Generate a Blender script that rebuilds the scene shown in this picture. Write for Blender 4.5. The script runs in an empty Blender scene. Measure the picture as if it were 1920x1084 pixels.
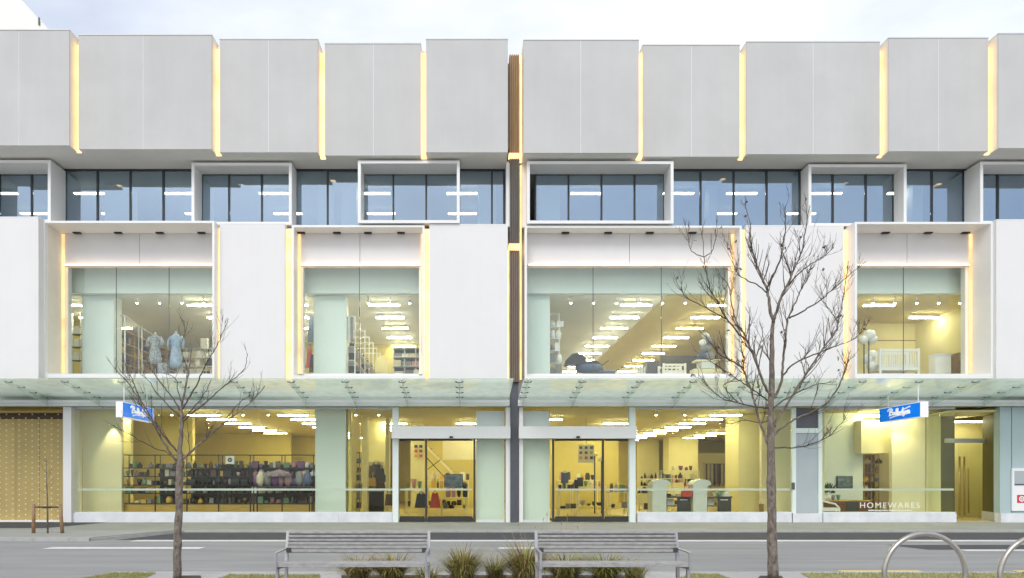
import bpy, math, random
from mathutils import Vector
R = math.radians
sc = bpy.context.scene
col = sc.collection
rnd = random.Random(7)

# ------------------------------------------------------------------ camera
EYE = 1.45
cam_d = bpy.data.cameras.new("camera")
cam_d.sensor_width = 36.0
cam_d.lens = 24.0
cam_d.shift_x = (960 - 876) / 1920
cam_d.shift_y = (902 - 542) / 1920
cam_d.clip_start = 0.05
cam_d.clip_end = 3000
cam = bpy.data.objects.new("camera", cam_d)
cam.location = (0, 0, EYE)
cam.rotation_euler = (R(90), 0, 0)
col.objects.link(cam)
sc.camera = cam

# ------------------------------------------------------------------ world, sun, exposure
SUN_EL, SUN_AZ = R(43), R(197)      # azimuth measured clockwise from +Y: behind the camera, to the left
w = bpy.data.worlds.new("World")
sc.world = w
w.use_nodes = True
nt = w.node_tree
nt.nodes.clear()
N = nt.nodes.new
out = N('ShaderNodeOutputWorld'); bg = N('ShaderNodeBackground'); sky = N('ShaderNodeTexSky')
sky.sky_type = 'NISHITA'; sky.sun_disc = False
sky.sun_elevation = SUN_EL; sky.sun_rotation = SUN_AZ
sky.air_density = 1.0; sky.dust_density = 1.5; sky.ozone_density = 1.0
tc = N('ShaderNodeTexCoord'); mp = N('ShaderNodeMapping')
mp.inputs['Scale'].default_value = (1.0, 1.0, 2.6)
mp.inputs['Location'].default_value = (0.45, 0.3, 0.2)
nz = N('ShaderNodeTexNoise'); nz.inputs['Scale'].default_value = 2.1
nz.inputs['Detail'].default_value = 7; nz.inputs['Roughness'].default_value = 0.52
rp = N('ShaderNodeValToRGB')
rp.color_ramp.elements[0].position = 0.30; rp.color_ramp.elements[0].color = (0.42, 0.42, 0.42, 1)
rp.color_ramp.elements[1].position = 0.62; rp.color_ramp.elements[1].color = (0.93, 0.93, 0.93, 1)
mx = N('ShaderNodeMix'); mx.data_type = 'RGBA'
CLOUD = (6.3, 6.5, 6.95, 1)
mx.inputs['B'].default_value = CLOUD
nt.links.new(tc.outputs['Generated'], mp.inputs['Vector'])
nt.links.new(mp.outputs['Vector'], nz.inputs['Vector'])
nt.links.new(nz.outputs['Fac'], rp.inputs['Fac'])
nt.links.new(rp.outputs['Color'], mx.inputs['Factor'])
nt.links.new(sky.outputs['Color'], mx.inputs['A'])
nt.links.new(mx.outputs['Result'], bg.inputs['Color'])
bg.inputs['Strength'].default_value = 0.1
nt.links.new(bg.outputs['Background'], out.inputs['Surface'])

sun_d = bpy.data.lights.new("sun", 'SUN')
sun_d.energy = 0.78
sun_d.angle = R(24)
sun_d.color = (1.0, 0.97, 0.92)
sun = bpy.data.objects.new("sun", sun_d)
dirv = Vector((math.sin(SUN_AZ) * math.cos(SUN_EL), math.cos(SUN_AZ) * math.cos(SUN_EL), math.sin(SUN_EL)))
sun.rotation_euler = (-dirv).to_track_quat('-Z', 'Y').to_euler()
sun.location = (-20, -30, 40)
col.objects.link(sun)

vs = sc.view_settings
vs.view_transform = 'Standard'
vs.look = 'None'
vs.gamma = 1
vs.use_curve_mapping = False
vs.exposure = 0.88

cy = sc.cycles
cy.use_denoising = True
cy.max_bounces = 10
cy.diffuse_bounces = 4
cy.glossy_bounces = 4
cy.transparent_max_bounces = 24
cy.transmission_bounces = 6
cy.caustics_reflective = False
cy.caustics_refractive = False
cy.sample_clamp_indirect = 6.0

# ------------------------------------------------------------------ helpers
def PX(px, Z): return (px - 876) * Z / 1280.0
def PH(py, Z): return EYE + (902 - py) * Z / 1280.0
WL = {}

class MB:
    """collects boxes, tubes, prisms and builds one mesh object"""
    def __init__(s): s.v, s.f, s.sm, s.mi = [], [], [], []
    def add(s, vs_, fs_, smooth=False, mi=0):
        n = len(s.v); s.v += [tuple(p) for p in vs_]
        for f in fs_:
            s.f.append([i + n for i in f]); s.sm.append(smooth); s.mi.append(mi)
        return s
    def box(s, x0, x1, y0, y1, z0, z1, mi=0):
        if x0 > x1: x0, x1 = x1, x0
        if y0 > y1: y0, y1 = y1, y0
        if z0 > z1: z0, z1 = z1, z0
        return s.add([(x0, y0, z0), (x1, y0, z0), (x1, y1, z0), (x0, y1, z0), (x0, y0, z1), (x1, y0, z1), (x1, y1, z1), (x0, y1, z1)],
                     [(0, 3, 2, 1), (4, 5, 6, 7), (0, 1, 5, 4), (1, 2, 6, 5), (2, 3, 7, 6), (3, 0, 4, 7)], mi=mi)
    def prism(s, poly, axis, a, b, mi=0):
        """poly: 2D points; axis 'y' -> (x,z) extruded in y; 'z' -> (x,y); 'x' -> (y,z)"""
        n = len(poly)
        def p3(p, t):
            if axis == 'y': return (p[0], t, p[1])
            if axis == 'z': return (p[0], p[1], t)
            return (t, p[0], p[1])
        vs_ = [p3(p, a) for p in poly] + [p3(p, b) for p in poly]
        fs_ = [list(range(n))[::-1], list(range(n, 2 * n))]
        for i in range(n):
            j = (i + 1) % n
            fs_.append((i, j, n + j, n + i))
        return s.add(vs_, fs_, mi=mi)
    def tube(s, pts, rad, n=6, cap=True, mi=0, smooth=True):
        pts = [Vector(p) for p in pts]
        if not hasattr(rad, '__len__'): rad = [rad] * len(pts)
        vs_, fs_ = [], []
        up = None
        for i, p in enumerate(pts):
            t = (pts[min(i + 1, len(pts) - 1)] - pts[max(i - 1, 0)])
            if t.length < 1e-9: t = Vector((0, 0, 1))
            t.normalize()
            if up is None:
                up = t.orthogonal().normalized()
            else:
                up = (up - t * up.dot(t))
                up = up.normalized() if up.length > 1e-6 else t.orthogonal().normalized()
            sd = t.cross(up)
            for k in range(n):
                a = 2 * math.pi * k / n
                vs_.append(p + (up * math.cos(a) + sd * math.sin(a)) * rad[i])
        for i in range(len(pts) - 1):
            for k in range(n):
                k2 = (k + 1) % n
                fs_.append((i * n + k, i * n + k2, (i + 1) * n + k2, (i + 1) * n + k))
        s.add(vs_, fs_, smooth, mi)
        if cap:
            m = len(s.v) - len(vs_)
            s.f.append([m + k for k in range(n)][::-1]); s.sm.append(False); s.mi.append(mi)
            e = m + (len(pts) - 1) * n
            s.f.append([e + k for k in range(n)]); s.sm.append(False); s.mi.append(mi)
        return s
    def lathe(s, x, y, prof, n=10, mi=0, sx=1.0, sy=1.0):
        """prof: list of (radius, z)"""
        vs_, fs_ = [], []
        for r_, z in prof:
            for k in range(n):
                a = 2 * math.pi * k / n
                vs_.append((x + math.cos(a) * r_ * sx, y + math.sin(a) * r_ * sy, z))
        for i in range(len(prof) - 1):
            for k in range(n):
                k2 = (k + 1) % n
                fs_.append((i * n + k, i * n + k2, (i + 1) * n + k2, (i + 1) * n + k))
        fs_.append(list(range(n))[::-1]); fs_.append([(len(prof) - 1) * n + k for k in range(n)])
        return s.add(vs_, fs_, True, mi)
    def build(s, name, mats, parent=None, label=None, kind=None):
        xs = [p[0] for p in s.v]; ys = [p[1] for p in s.v]; zs = [p[2] for p in s.v]
        o0 = Vector(((min(xs) + max(xs)) / 2, (min(ys) + max(ys)) / 2, min(zs)))
        me = bpy.data.meshes.new(name)
        me.from_pydata([(p[0] - o0.x, p[1] - o0.y, p[2] - o0.z) for p in s.v], [], s.f)
        if not isinstance(mats, (list, tuple)): mats = [mats]
        for m in mats: me.materials.append(m)
        me.polygons.foreach_set('use_smooth', s.sm)
        me.polygons.foreach_set('material_index', s.mi)
        me.update()
        ob = bpy.data.objects.new(name, me)
        col.objects.link(ob)
        WL[ob.name] = o0
        if parent is not None:
            ob.parent = parent
            ob.location = o0 - WL[parent.name]
        else:
            ob.location = o0
        if label: ob['label'] = label
        if kind: ob['kind'] = kind
        return ob

def BX(name, m, parent, x0, x1, y0, y1, z0, z1, label=None):
    return MB().box(x0, x1, y0, y1, z0, z1).build(name, m, parent, label)

def tag(o, label, cat, group=None):
    o['label'] = label; o['category'] = cat
    if group: o['group'] = group
    return o

def thing(name, label, cat, loc, group=None):
    o = bpy.data.objects.new(name, None)
    o.empty_display_size = 0.2
    col.objects.link(o)
    o.location = loc
    WL[o.name] = Vector(loc)
    return tag(o, label, cat, group)

def dup(root, loc, label=None, group=None):
    """copy of a thing with copies of its parts and sub-parts"""
    def cp(o, par):
        c = o.copy(); col.objects.link(c)
        if par is not None: c.parent = par
        for ch in list(o.children): cp(ch, c)
        return c
    c = cp(root, None)
    c.location = loc
    WL[c.name] = Vector(loc)
    if label: c['label'] = label
    if group: c['group'] = group
    return c

# ------------------------------------------------------------------ materials
def nodes(name):
    m = bpy.data.materials.new(name); m.use_nodes = True
    t = m.node_tree; t.nodes.clear()
    o = t.nodes.new('ShaderNodeOutputMaterial')
    return m, t, o

def mat(name, c, rough=0.6, var=0.06, scale=3.0, metal=0.0, bump=0.0, bscale=40.0, stretch=(1, 1, 1), c2=None, detail=5, spec=0.5, streak=0.0):
    m, t, o = nodes(name)
    b = t.nodes.new('ShaderNodeBsdfPrincipled')
    b.inputs['Roughness'].default_value = rough
    b.inputs['Metallic'].default_value = metal
    b.inputs['Specular IOR Level'].default_value = spec
    g = t.nodes.new('ShaderNodeNewGeometry'); mp_ = t.nodes.new('ShaderNodeMapping')
    mp_.inputs['Scale'].default_value = stretch
    t.links.new(g.outputs['Position'], mp_.inputs['Vector'])
    n = t.nodes.new('ShaderNodeTexNoise'); n.inputs['Scale'].default_value = scale; n.inputs['Detail'].default_value = detail
    n.inputs['Roughness'].default_value = 0.6
    t.links.new(mp_.outputs['Vector'], n.inputs['Vector'])
    r_ = t.nodes.new('ShaderNodeValToRGB')
    e = r_.color_ramp.elements
    e[0].position, e[1].position = 0.3, 0.7
    if c2 is None:
        lo = [max(0, x * (1 - var)) for x in c]; hi = [min(1, x * (1 + var)) for x in c]
    else: lo, hi = c, c2
    e[0].color = (*lo, 1); e[1].color = (*hi, 1)
    t.links.new(n.outputs['Fac'], r_.inputs['Fac'])
    csock = r_.outputs['Color']
    if streak > 0:
        m3 = t.nodes.new('ShaderNodeMapping'); m3.inputs['Scale'].default_value = (2.3, 2.3, 0.08)
        t.links.new(g.outputs['Position'], m3.inputs['Vector'])
        n3 = t.nodes.new('ShaderNodeTexNoise'); n3.inputs['Scale'].default_value = 1.0; n3.inputs['Detail'].default_value = 6
        n3.inputs['Roughness'].default_value = 0.7
        t.links.new(m3.outputs['Vector'], n3.inputs['Vector'])
        oi = t.nodes.new('ShaderNodeObjectInfo')
        q3 = t.nodes.new('ShaderNodeMapRange'); q3.inputs[1].default_value = 0.35; q3.inputs[2].default_value = 0.7
        q3.inputs[3].default_value = 1.0; q3.inputs[4].default_value = 1.0 - streak
        t.links.new(n3.outputs['Fac'], q3.inputs[0])
        q4 = t.nodes.new('ShaderNodeMapRange'); q4.inputs[3].default_value = 1.0 - streak * 0.5; q4.inputs[4].default_value = 1.0
        t.links.new(oi.outputs['Random'], q4.inputs[0])
        mm = t.nodes.new('ShaderNodeMath'); mm.operation = 'MULTIPLY'
        t.links.new(q3.outputs[0], mm.inputs[0]); t.links.new(q4.outputs[0], mm.inputs[1])
        vm = t.nodes.new('ShaderNodeVectorMath'); vm.operation = 'SCALE'
        t.links.new(csock, vm.inputs[0]); t.links.new(mm.outputs[0], vm.inputs['Scale'])
        csock = vm.outputs[0]
    t.links.new(csock, b.inputs['Base Color'])
    if bump > 0:
        n2 = t.nodes.new('ShaderNodeTexNoise'); n2.inputs['Scale'].default_value = bscale; n2.inputs['Detail'].default_value = 4
        t.links.new(mp_.outputs['Vector'], n2.inputs['Vector'])
        bp = t.nodes.new('ShaderNodeBump'); bp.inputs['Strength'].default_value = bump; bp.inputs['Distance'].default_value = 0.02
        t.links.new(n2.outputs['Fac'], bp.inputs['Height']); t.links.new(bp.outputs['Normal'], b.inputs['Normal'])
    t.links.new(b.outputs['BSDF'], o.inputs['Surface'])
    return m

def glass(name, tint, r0=0.045, gcol=(1, 1, 1), diff=0.0, dcol=(0.7, 0.8, 0.72), rough=0.0):
    m, t, o = nodes(name)
    tr = t.nodes.new('ShaderNodeBsdfTransparent'); tr.inputs['Color'].default_value = (*tint, 1)
    gl = t.nodes.new('ShaderNodeBsdfGlossy'); gl.inputs['Roughness'].default_value = rough; gl.inputs['Color'].default_value = (*gcol, 1)
    lw = t.nodes.new('ShaderNodeLayerWeight'); lw.inputs['Blend'].default_value = 0.5
    pw = t.nodes.new('ShaderNodeMath'); pw.operation = 'POWER'; pw.inputs[1].default_value = 5.0
    ml = t.nodes.new('ShaderNodeMath'); ml.operation = 'MULTIPLY_ADD'
    ml.inputs[1].default_value = 1 - r0; ml.inputs[2].default_value = r0
    t.links.new(lw.outputs['Facing'], pw.inputs[0]); t.links.new(pw.outputs[0], ml.inputs[0])
    base = tr.outputs[0]
    if diff > 0:
        d = t.nodes.new('ShaderNodeBsdfDiffuse'); d.inputs['Color'].default_value = (*dcol, 1)
        tl = t.nodes.new('ShaderNodeBsdfTranslucent'); tl.inputs['Color'].default_value = (*dcol, 1)
        ad = t.nodes.new('ShaderNodeMixShader'); ad.inputs[0].default_value = 0.8
        t.links.new(d.outputs[0], ad.inputs[1]); t.links.new(tl.outputs[0], ad.inputs[2])
        g = t.nodes.new('ShaderNodeNewGeometry')
        nn = t.nodes.new('ShaderNodeTexNoise'); nn.inputs['Scale'].default_value = 3.0; nn.inputs['Detail'].default_value = 6
        t.links.new(g.outputs['Position'], nn.inputs['Vector'])
        mr = t.nodes.new('ShaderNodeMapRange'); mr.inputs[1].default_value = 0.3; mr.inputs[2].default_value = 0.75
        mr.inputs[3].default_value = diff * 0.85; mr.inputs[4].default_value = min(1, diff * 1.15)
        t.links.new(nn.outputs['Fac'], mr.inputs[0])
        m0 = t.nodes.new('ShaderNodeMixShader')
        t.links.new(mr.outputs[0], m0.inputs[0])
        t.links.new(tr.outputs[0], m0.inputs[1]); t.links.new(ad.outputs[0], m0.inputs[2])
        base = m0.outputs[0]
    mxs = t.nodes.new('ShaderNodeMixShader')
    t.links.new(ml.outputs[0], mxs.inputs[0]); t.links.new(base, mxs.inputs[1]); t.links.new(gl.outputs[0], mxs.inputs[2])
    t.links.new(mxs.outputs[0], o.inputs['Surface'])
    return m

def emit(name, c, s):
    m, t, o = nodes(name)
    e = t.nodes.new('ShaderNodeEmission'); e.inputs['Color'].default_value = (*c, 1); e.inputs['Strength'].default_value = s
    if 'led' in name:
        g = t.nodes.new('ShaderNodeNewGeometry'); n = t.nodes.new('ShaderNodeTexNoise'); n.inputs['Scale'].default_value = 1.6; n.inputs['Detail'].default_value = 3
        q = t.nodes.new('ShaderNodeMapRange'); q.inputs[1].default_value = .3; q.inputs[2].default_value = .7; q.inputs[3].default_value = s * .72; q.inputs[4].default_value = s * 1.2
        t.links.new(g.outputs['Position'], n.inputs['Vector']); t.links.new(n.outputs['Fac'], q.inputs[0]); t.links.new(q.outputs[0], e.inputs['Strength'])
    t.links.new(e.outputs[0], o.inputs['Surface'])
    return m

def lit(name, c, s):
    m, t, o = nodes(name)
    b = t.nodes.new('ShaderNodeBsdfPrincipled'); b.inputs['Base Color'].default_value = (*c, 1); b.inputs['Roughness'].default_value = 0.45
    b.inputs['Specular IOR Level'].default_value = 0.2
    b.inputs['Emission Color'].default_value = (*c, 1); b.inputs['Emission Strength'].default_value = s
    t.links.new(b.outputs[0], o.inputs['Surface'])
    return m

M = dict(
    upper=mat('grey_fibre_cement', (0.56, 0.556, 0.54), 0.75, 0.055, 0.5, bump=0.05, bscale=25, detail=9, streak=0.035),
    upper_joint=mat('pale_joint', (0.72, 0.72, 0.71), 0.7, 0.03),
    white=mat('white_render', (0.78, 0.77, 0.76), 0.65, 0.02, 0.7, detail=8, streak=0.02),
    white_frame=mat('white_powder_coat', (0.83, 0.83, 0.81), 0.45, 0.02, 1.2),
    soffit=mat('soffit_board', (0.80, 0.78, 0.73), 0.7, 0.05, 0.8),
    reveal=mat('cream_reveal', (0.80, 0.76, 0.66), 0.6, 0.03),
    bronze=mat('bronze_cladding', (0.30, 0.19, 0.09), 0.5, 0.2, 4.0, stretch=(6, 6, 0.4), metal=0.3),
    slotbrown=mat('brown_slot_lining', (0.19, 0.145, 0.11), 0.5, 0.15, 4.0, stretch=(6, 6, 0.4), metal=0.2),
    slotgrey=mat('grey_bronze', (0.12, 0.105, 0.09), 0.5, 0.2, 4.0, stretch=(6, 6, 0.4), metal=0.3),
    slate=mat('slate_cladding', (0.085, 0.09, 0.105), 0.45, 0.12, 2.0),
    mullion=mat('dark_mullion', (0.03, 0.035, 0.035), 0.4, 0.1),
    alu=mat('pale_aluminium', (0.66, 0.70, 0.68), 0.4, 0.05),
    marble=mat('pale_stone_plinth', (0.62, 0.64, 0.68), 0.4, 0.0, 2.2, c2=(0.80, 0.81, 0.83), detail=9),
    palegreen=mat('pale_green_wall', (0.74, 0.82, 0.78), 0.6, 0.03, 1.0),
    palecream=mat('pale_cream_wall', (0.77, 0.72, 0.46), 0.6, 0.03, 1.0),
    wall_warm=mat('warm_painted_wall', (0.79, 0.73, 0.40), 0.7, 0.06, 0.7),
    wall_gold=mat('ochre_painted_wall', (0.64, 0.54, 0.17), 0.7, 0.06, 0.7),
    wall_int=mat('interior_white_wall', (0.78, 0.72, 0.50), 0.7, 0.04, 0.7),
    ceil_gf=mat('ground_ceiling', (0.60, 0.54, 0.26), 0.8, 0.05, 1.0),
    ceil_1a=mat('upper_ceiling_white', (0.74, 0.74, 0.70), 0.8, 0.04, 1.0),
    ceil_1b=mat('upper_ceiling_warm', (0.64, 0.53, 0.22), 0.8, 0.04, 1.0),
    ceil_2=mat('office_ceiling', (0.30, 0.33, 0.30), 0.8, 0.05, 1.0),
    floor_in=mat('shop_floor', (0.52, 0.42, 0.20), 0.35, 0.1, 1.5),
    floor_up=mat('upper_shop_floor', (0.50, 0.47, 0.40), 0.4, 0.08, 1.5),
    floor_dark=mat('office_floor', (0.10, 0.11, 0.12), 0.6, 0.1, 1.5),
    mat_dark=mat('entrance_mat', (0.045, 0.045, 0.04), 0.9, 0.2, 20),
    timber=mat('timber_drawer', (0.52, 0.34, 0.08), 0.45, 0.2, 3.0, stretch=(0.6, 1, 8)),
    screen=mat('tan_perforated_board', (0.47, 0.35, 0.125), 0.6, 0.12, 1.2, stretch=(1, 1, 0.3)),
    screen_dot=mat('perforation_insert', (0.72, 0.68, 0.55), 0.5, 0.04),
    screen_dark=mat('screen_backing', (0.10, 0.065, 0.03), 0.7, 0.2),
    black=mat('black_metal', (0.018, 0.017, 0.015), 0.5, 0.2),
    charcoal=mat('charcoal_panel', (0.05, 0.053, 0.05), 0.5, 0.1),
    greydoor=mat('grey_door', (0.42, 0.47, 0.49), 0.5, 0.04, 1.0),
    greydark=mat('dark_grey_panel', (0.10, 0.10, 0.115), 0.4, 0.08),
    olive=mat('olive_wall', (0.13, 0.12, 0.045), 0.6, 0.1, 1.0),
    bluegrey=mat('blue_grey_cladding', (0.42, 0.53, 0.54), 0.45, 0.03, 1.0),
    brassy=mat('bronze_handle', (0.50, 0.36, 0.16), 0.3, 0.08, metal=0.8),
    steel=mat('stainless_steel', (0.47, 0.44, 0.39), 0.28, 0.08, 12, metal=1.0),
    bench_alu=mat('bench_cast_aluminium', (0.36, 0.36, 0.37), 0.45, 0.08, metal=0.6),
    slat=mat('weathered_timber_slat', (0.25, 0.242, 0.235), 0.8, 0.0, 9.0, stretch=(1.2, 3, 3), c2=(0.40, 0.39, 0.38), bump=0.25, bscale=30),
    slatdark=mat('bench_bracket', (0.05, 0.05, 0.05), 0.5, 0.2),
    blue=lit('blue_sign_face', (0.0, 0.20, 0.86), 0.20),
    signlit=lit('white_sign_lit', (0.86, 0.86, 0.87), 0.18),
    signwhite=mat('white_sign', (0.86, 0.86, 0.87), 0.35, 0.01),
    red=mat('red_enamel', (0.60, 0.04, 0.05), 0.4, 0.05),
    asphalt=mat('asphalt', (0.285, 0.287, 0.285), 0.85, 0.13, 1.6, bump=0.5, bscale=160, stretch=(0.2, 1, 1), detail=12),
    asphalt_dark=mat('fresh_asphalt', (0.062, 0.062, 0.07), 0.85, 0.14, 3.0, bump=0.4, bscale=160, detail=9),
    paver=mat('footpath_paver', (0.30, 0.305, 0.27), 0.7, 0.10, 0.9, bump=0.2, bscale=60, detail=8),
    paver2=mat('footpath_paver_grey', (0.33, 0.33, 0.31), 0.7, 0.08, 0.9, bump=0.2, bscale=60, detail=8),
    kerb=mat('concrete_kerb', (0.42, 0.42, 0.40), 0.8, 0.12, 3.0, bump=0.2, bscale=50),
    paint=mat('white_road_paint', (0.66, 0.66, 0.65), 0.7, 0.12, 6.0),
    paint_y=mat('yellow_road_paint', (0.72, 0.55, 0.16), 0.7, 0.12, 6.0),
    soil=mat('bark_mulch', (0.07, 0.05, 0.04), 0.95, 0.4, 14, bump=0.8, bscale=30),
    concrete=mat('near_concrete', (0.40, 0.39, 0.38), 0.85, 0.1, 2.0, bump=0.2, bscale=80),
    lawn=mat('lawn_base', (0.28, 0.28, 0.12), 0.9, 0.0, 9, c2=(0.38, 0.36, 0.19)),
    blade=mat('grass_blade', (0.22, 0.24, 0.07), 0.7, 0.0, 6, c2=(0.38, 0.36, 0.15)),
    tuss_a=mat('tussock_green', (0.11, 0.125, 0.02), 0.7, 0.0, 11, c2=(0.40, 0.39, 0.09)),
    tuss_b=mat('tussock_straw', (0.30, 0.22, 0.09), 0.8, 0.0, 11, c2=(0.50, 0.40, 0.20)),
    tuss_c=mat('tussock_rust', (0.13, 0.07, 0.025), 0.8, 0.0, 11, c2=(0.28, 0.17, 0.06)),
    bark=mat('tree_bark', (0.07, 0.052, 0.036), 0.9, 0.0, 22, c2=(0.27, 0.23, 0.19), bump=0.5, bscale=60, stretch=(1, 1, 0.5)),
    twig=mat('twig_bark', (0.05, 0.038, 0.028), 0.85, 0.0, 20, c2=(0.115, 0.088, 0.065)),
    leaf=mat('dead_leaf', (0.10, 0.055, 0.03), 0.8, 0.0, 20, c2=(0.22, 0.12, 0.06)),
    stake=mat('timber_stake', (0.30, 0.19, 0.10), 0.8, 0.2, 9),
    neighbour=mat('neighbour_white_wall', (0.86, 0.86, 0.80), 0.7, 0.02, 0.3),
    led=emit('warm_led', (1.0, 0.60, 0.25), 1.4),
    led_dim=emit('warm_led_dim', (1.0, 0.68, 0.42), 1.9),
    led_soft=emit('warm_led_soft', (1.0, 0.62, 0.27), 0.95),
    tube_gf=emit('ground_lamp_diffuser', (1.0, 0.92, 0.53), 34.0),
    tube_1=emit('upper_lamp_diffuser', (1.0, 0.92, 0.66), 32.0),
    tube_2=emit('office_lamp_diffuser', (1.0, 0.92, 0.74), 10.0),
    spot=emit('spot_lens', (1.0, 0.88, 0.65), 30.0),
    gl_gf=glass('shop_glass', (0.955, 0.975, 0.925), 0.018),
    gl_1=glass('upper_shop_glass', (0.95, 0.98, 0.955), 0.045),
    gl_2=glass('coated_office_glass', (0.80, 0.89, 0.90), 0.31, gcol=(0.70, 0.83, 1.0)),
    gl_can=glass('canopy_glass', (0.94, 0.985, 0.95), 0.04, diff=0.5, dcol=(0.90, 0.985, 0.905)),
    gl_fin=glass('fin_glass', (0.93, 0.975, 0.945), 0.05, diff=0.25, dcol=(0.85, 0.92, 0.86)),
    gl_dark=glass('dark_panel_glass', (0.5, 0.5, 0.53), 0.06),
)

# ==================================================================== SETTING
def sheet(name, m, poly, z, thick=0.0):
    """horizontal polygon (x,y) at height z, as a thin slab whose top is z"""
    b = MB()
    if thick: b.prism(poly, 'z', z - thick, z)
    else: b.add([(p[0], p[1], z) for p in poly], [list(range(len(poly)))])
    return b.build(name, m, None, None, 'structure')

ROADZ = -0.06
def RZ(py): return (EYE - ROADZ) * 1280 / (py - 902)     # depth of a road point seen at image row py
def GZ(py): return EYE * 1280 / (py - 902)
sheet('ground', M['concrete'], [(-1500, -1500), (1500, -1500), (1500, 1500), (-1500, 1500)], ROADZ - 0.02)
KERB_F, KERB_N = 20.0, 10.75
sheet('road', M['asphalt'], [(-200, 6.0), (200, 6.0), (200, KERB_F), (-200, KERB_F)], ROADZ)
# parking bay in fresh asphalt along the far kerb
zl = RZ(1012.5)
sheet('parking_bay', M['asphalt_dark'], [(PX(215, zl), zl), (60, zl), (60, KERB_F - 0.01), (PX(345, KERB_F), KERB_F - 0.01)], ROADZ + 0.004)
za, zb_ = RZ(1019), RZ(1031)
sheet('asphalt_patch', M['asphalt_dark'], [(PX(1740, zb_), zb_), (60, zb_), (60, RZ(1022)), (PX(1660, RZ(1022)), RZ(1022)), ], ROADZ + 0.004)
def line(py0, py1, x0, x1, m='paint', name='road_marking'):
    z0, z1 = RZ(py1), RZ(py0)
    zc = (z0 + z1) / 2
    return sheet(name, M[m], [(PX(x0, zc), z0), (PX(x1, zc), z0), (PX(x1, zc), z1), (PX(x0, zc), z1)], ROADZ + 0.008)
line(1013, 1016, 250, 3000)
line(1026.5, 1030, 88, 380)
line(1027, 1030, 935, 1003)
line(1031, 1034, 1803, 2600)
line(1072, 1076, 640, 720, 'paint_y')
line(1070.5, 1073.5, 1576, 1728, 'paint_y')
line(1070.5, 1074.5, 1908, 2100, 'paint_y')
# far footpath with pavers built near the shopfront
BACK = 24.3
fp = [(-60, KERB_F + 0.15), (60, KERB_F + 0.15), (60, BACK), (-60, BACK)]
sheet('footpath', M['paver'], fp, 0.0, 0.1)
g0 = 17.15
sheet('footpath_island', M['paver2'], [(-60, g0 + 0.15), (PX(150, g0 + .15), g0 + 0.15), (PX(330, KERB_F + .14), KERB_F + 0.145), (-60, KERB_F + 0.145)], 0.0, 0.08)
sheet('drive_crossing', M['asphalt_dark'], [(-60, 21.0), (PX(85, 21.0), 21.0), (PX(200, 23.9), 23.9), (-60, 23.9)], 0.006)
kb = MB()
def kerbrun(poly):
    kb.prism(poly, 'z', ROADZ - 0.03, 0.004)
x = PX(338, KERB_F)
while x < 45:
    x2 = x + 0.9
    MB().box(x, x2 - 0.012, KERB_F, KERB_F + 0.15, ROADZ - 0.03, 0.004).build('kerb', M['kerb'], None, None, 'structure')
    x = x2
x = -28.0
while x < PX(160, g0):
    x2 = min(x + 0.9, PX(168, g0))
    MB().box(x, x2 - 0.012, g0, g0 + 0.15, ROADZ - 0.03, 0.02).build('kerb', M['kerb'], None, None, 'structure')
    x = x2
# sloped return of the kerb between the island and the recessed bay
pa, pb = (PX(170, g0), g0), (PX(345, KERB_F), KERB_F)
kb.prism([pa, pb, (pb[0], pb[1] + 0.15), (pa[0] - 0.05, pa[1] + 0.15)], 'z', ROADZ - 0.03, 0.003)
kb.build('kerb_return', M['kerb'], None, None, 'structure')
# near side: kerb, lawn, concrete, bark beds
xk = PX(205, KERB_N)
sheet('near_footpath', M['concrete'], [(-60, -30), (60, -30), (60, KERB_N), (xk, KERB_N), (PX(60, 9.0), 9.0), (-60, 9.0)], 0.0, 0.06)
xx = xk
while xx < 40:
    MB().box(xx, xx + 0.89, KERB_N, KERB_N + 0.14, ROADZ - 0.02, 0.005).build('kerb', M['kerb'], None, None, 'structure')
    xx += 0.9
kp = MB(); a_, b__ = (xk, KERB_N + 0.14), (PX(60, 9.0), 9.14)
kp.prism([a_, b__, (b__[0], b__[1] - 0.15), (a_[0], a_[1] - 0.15)], 'z', ROADZ - 0.02, 0.005)
kp.build('kerb_corner', M['paint'], None, None, 'structure')
def lawn(poly, n, name='lawn'):
    sheet(name, M['lawn'], poly, 0.006)
    xs = [p[0] for p in poly]; ys = [p[1] for p in poly]
    b = MB(); c = 0
    def inside(px_, py_):
        r_ = False
        for i in range(len(poly)):
            (x1, y1), (x2, y2) = poly[i], poly[i - 1]
            if (y1 > py_) != (y2 > py_) and px_ < (x2 - x1) * (py_ - y1) / (y2 - y1) + x1: r_ = not r_
        return r_
    while c < n:
        x_, y_ = rnd.uniform(min(xs), max(xs)), rnd.uniform(min(ys), max(ys))
        if not inside(x_, y_): c += 0.3; continue
        h = rnd.uniform(0.015, 0.045); a = rnd.uniform(0, 6.28); wd = 0.006
        dx, dy = math.cos(a) * wd, math.sin(a) * wd
        lx, ly = rnd.uniform(-.02, .02), rnd.uniform(-.02, .02)
        b.add([(x_ - dx, y_ - dy, 0.006), (x_ + dx, y_ + dy, 0.006), (x_ + lx, y_ + ly, h)], [(0, 1, 2)])
        c += 1
    b.build('grass', M['blade'], None, None, 'stuff')
zq = KERB_N - 0.02
lawn([(PX(215, zq), zq), (PX(292, zq), zq), (PX(262, 9.9), 9.9), (PX(130, 9.9), 9.9)], 2500)
lawn([(PX(430, 10.5), 10.5), (PX(600, 10.5), 10.5), (PX(600, 9.9), 9.9), (PX(400, 9.9), 9.9)], 2500)
lawn([(PX(1290, 10.6), 10.6), (PX(1345, 10.6), 10.6), (PX(1380, 9.9), 9.9), (PX(1270, 9.9), 9.9)], 1200)
lawn([(PX(1500, 10.7), 10.7), (PX(2300, 10.7), 10.7), (PX(2300, 9.9), 9.9), (PX(1530, 9.9), 9.9)], 6000)
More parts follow.
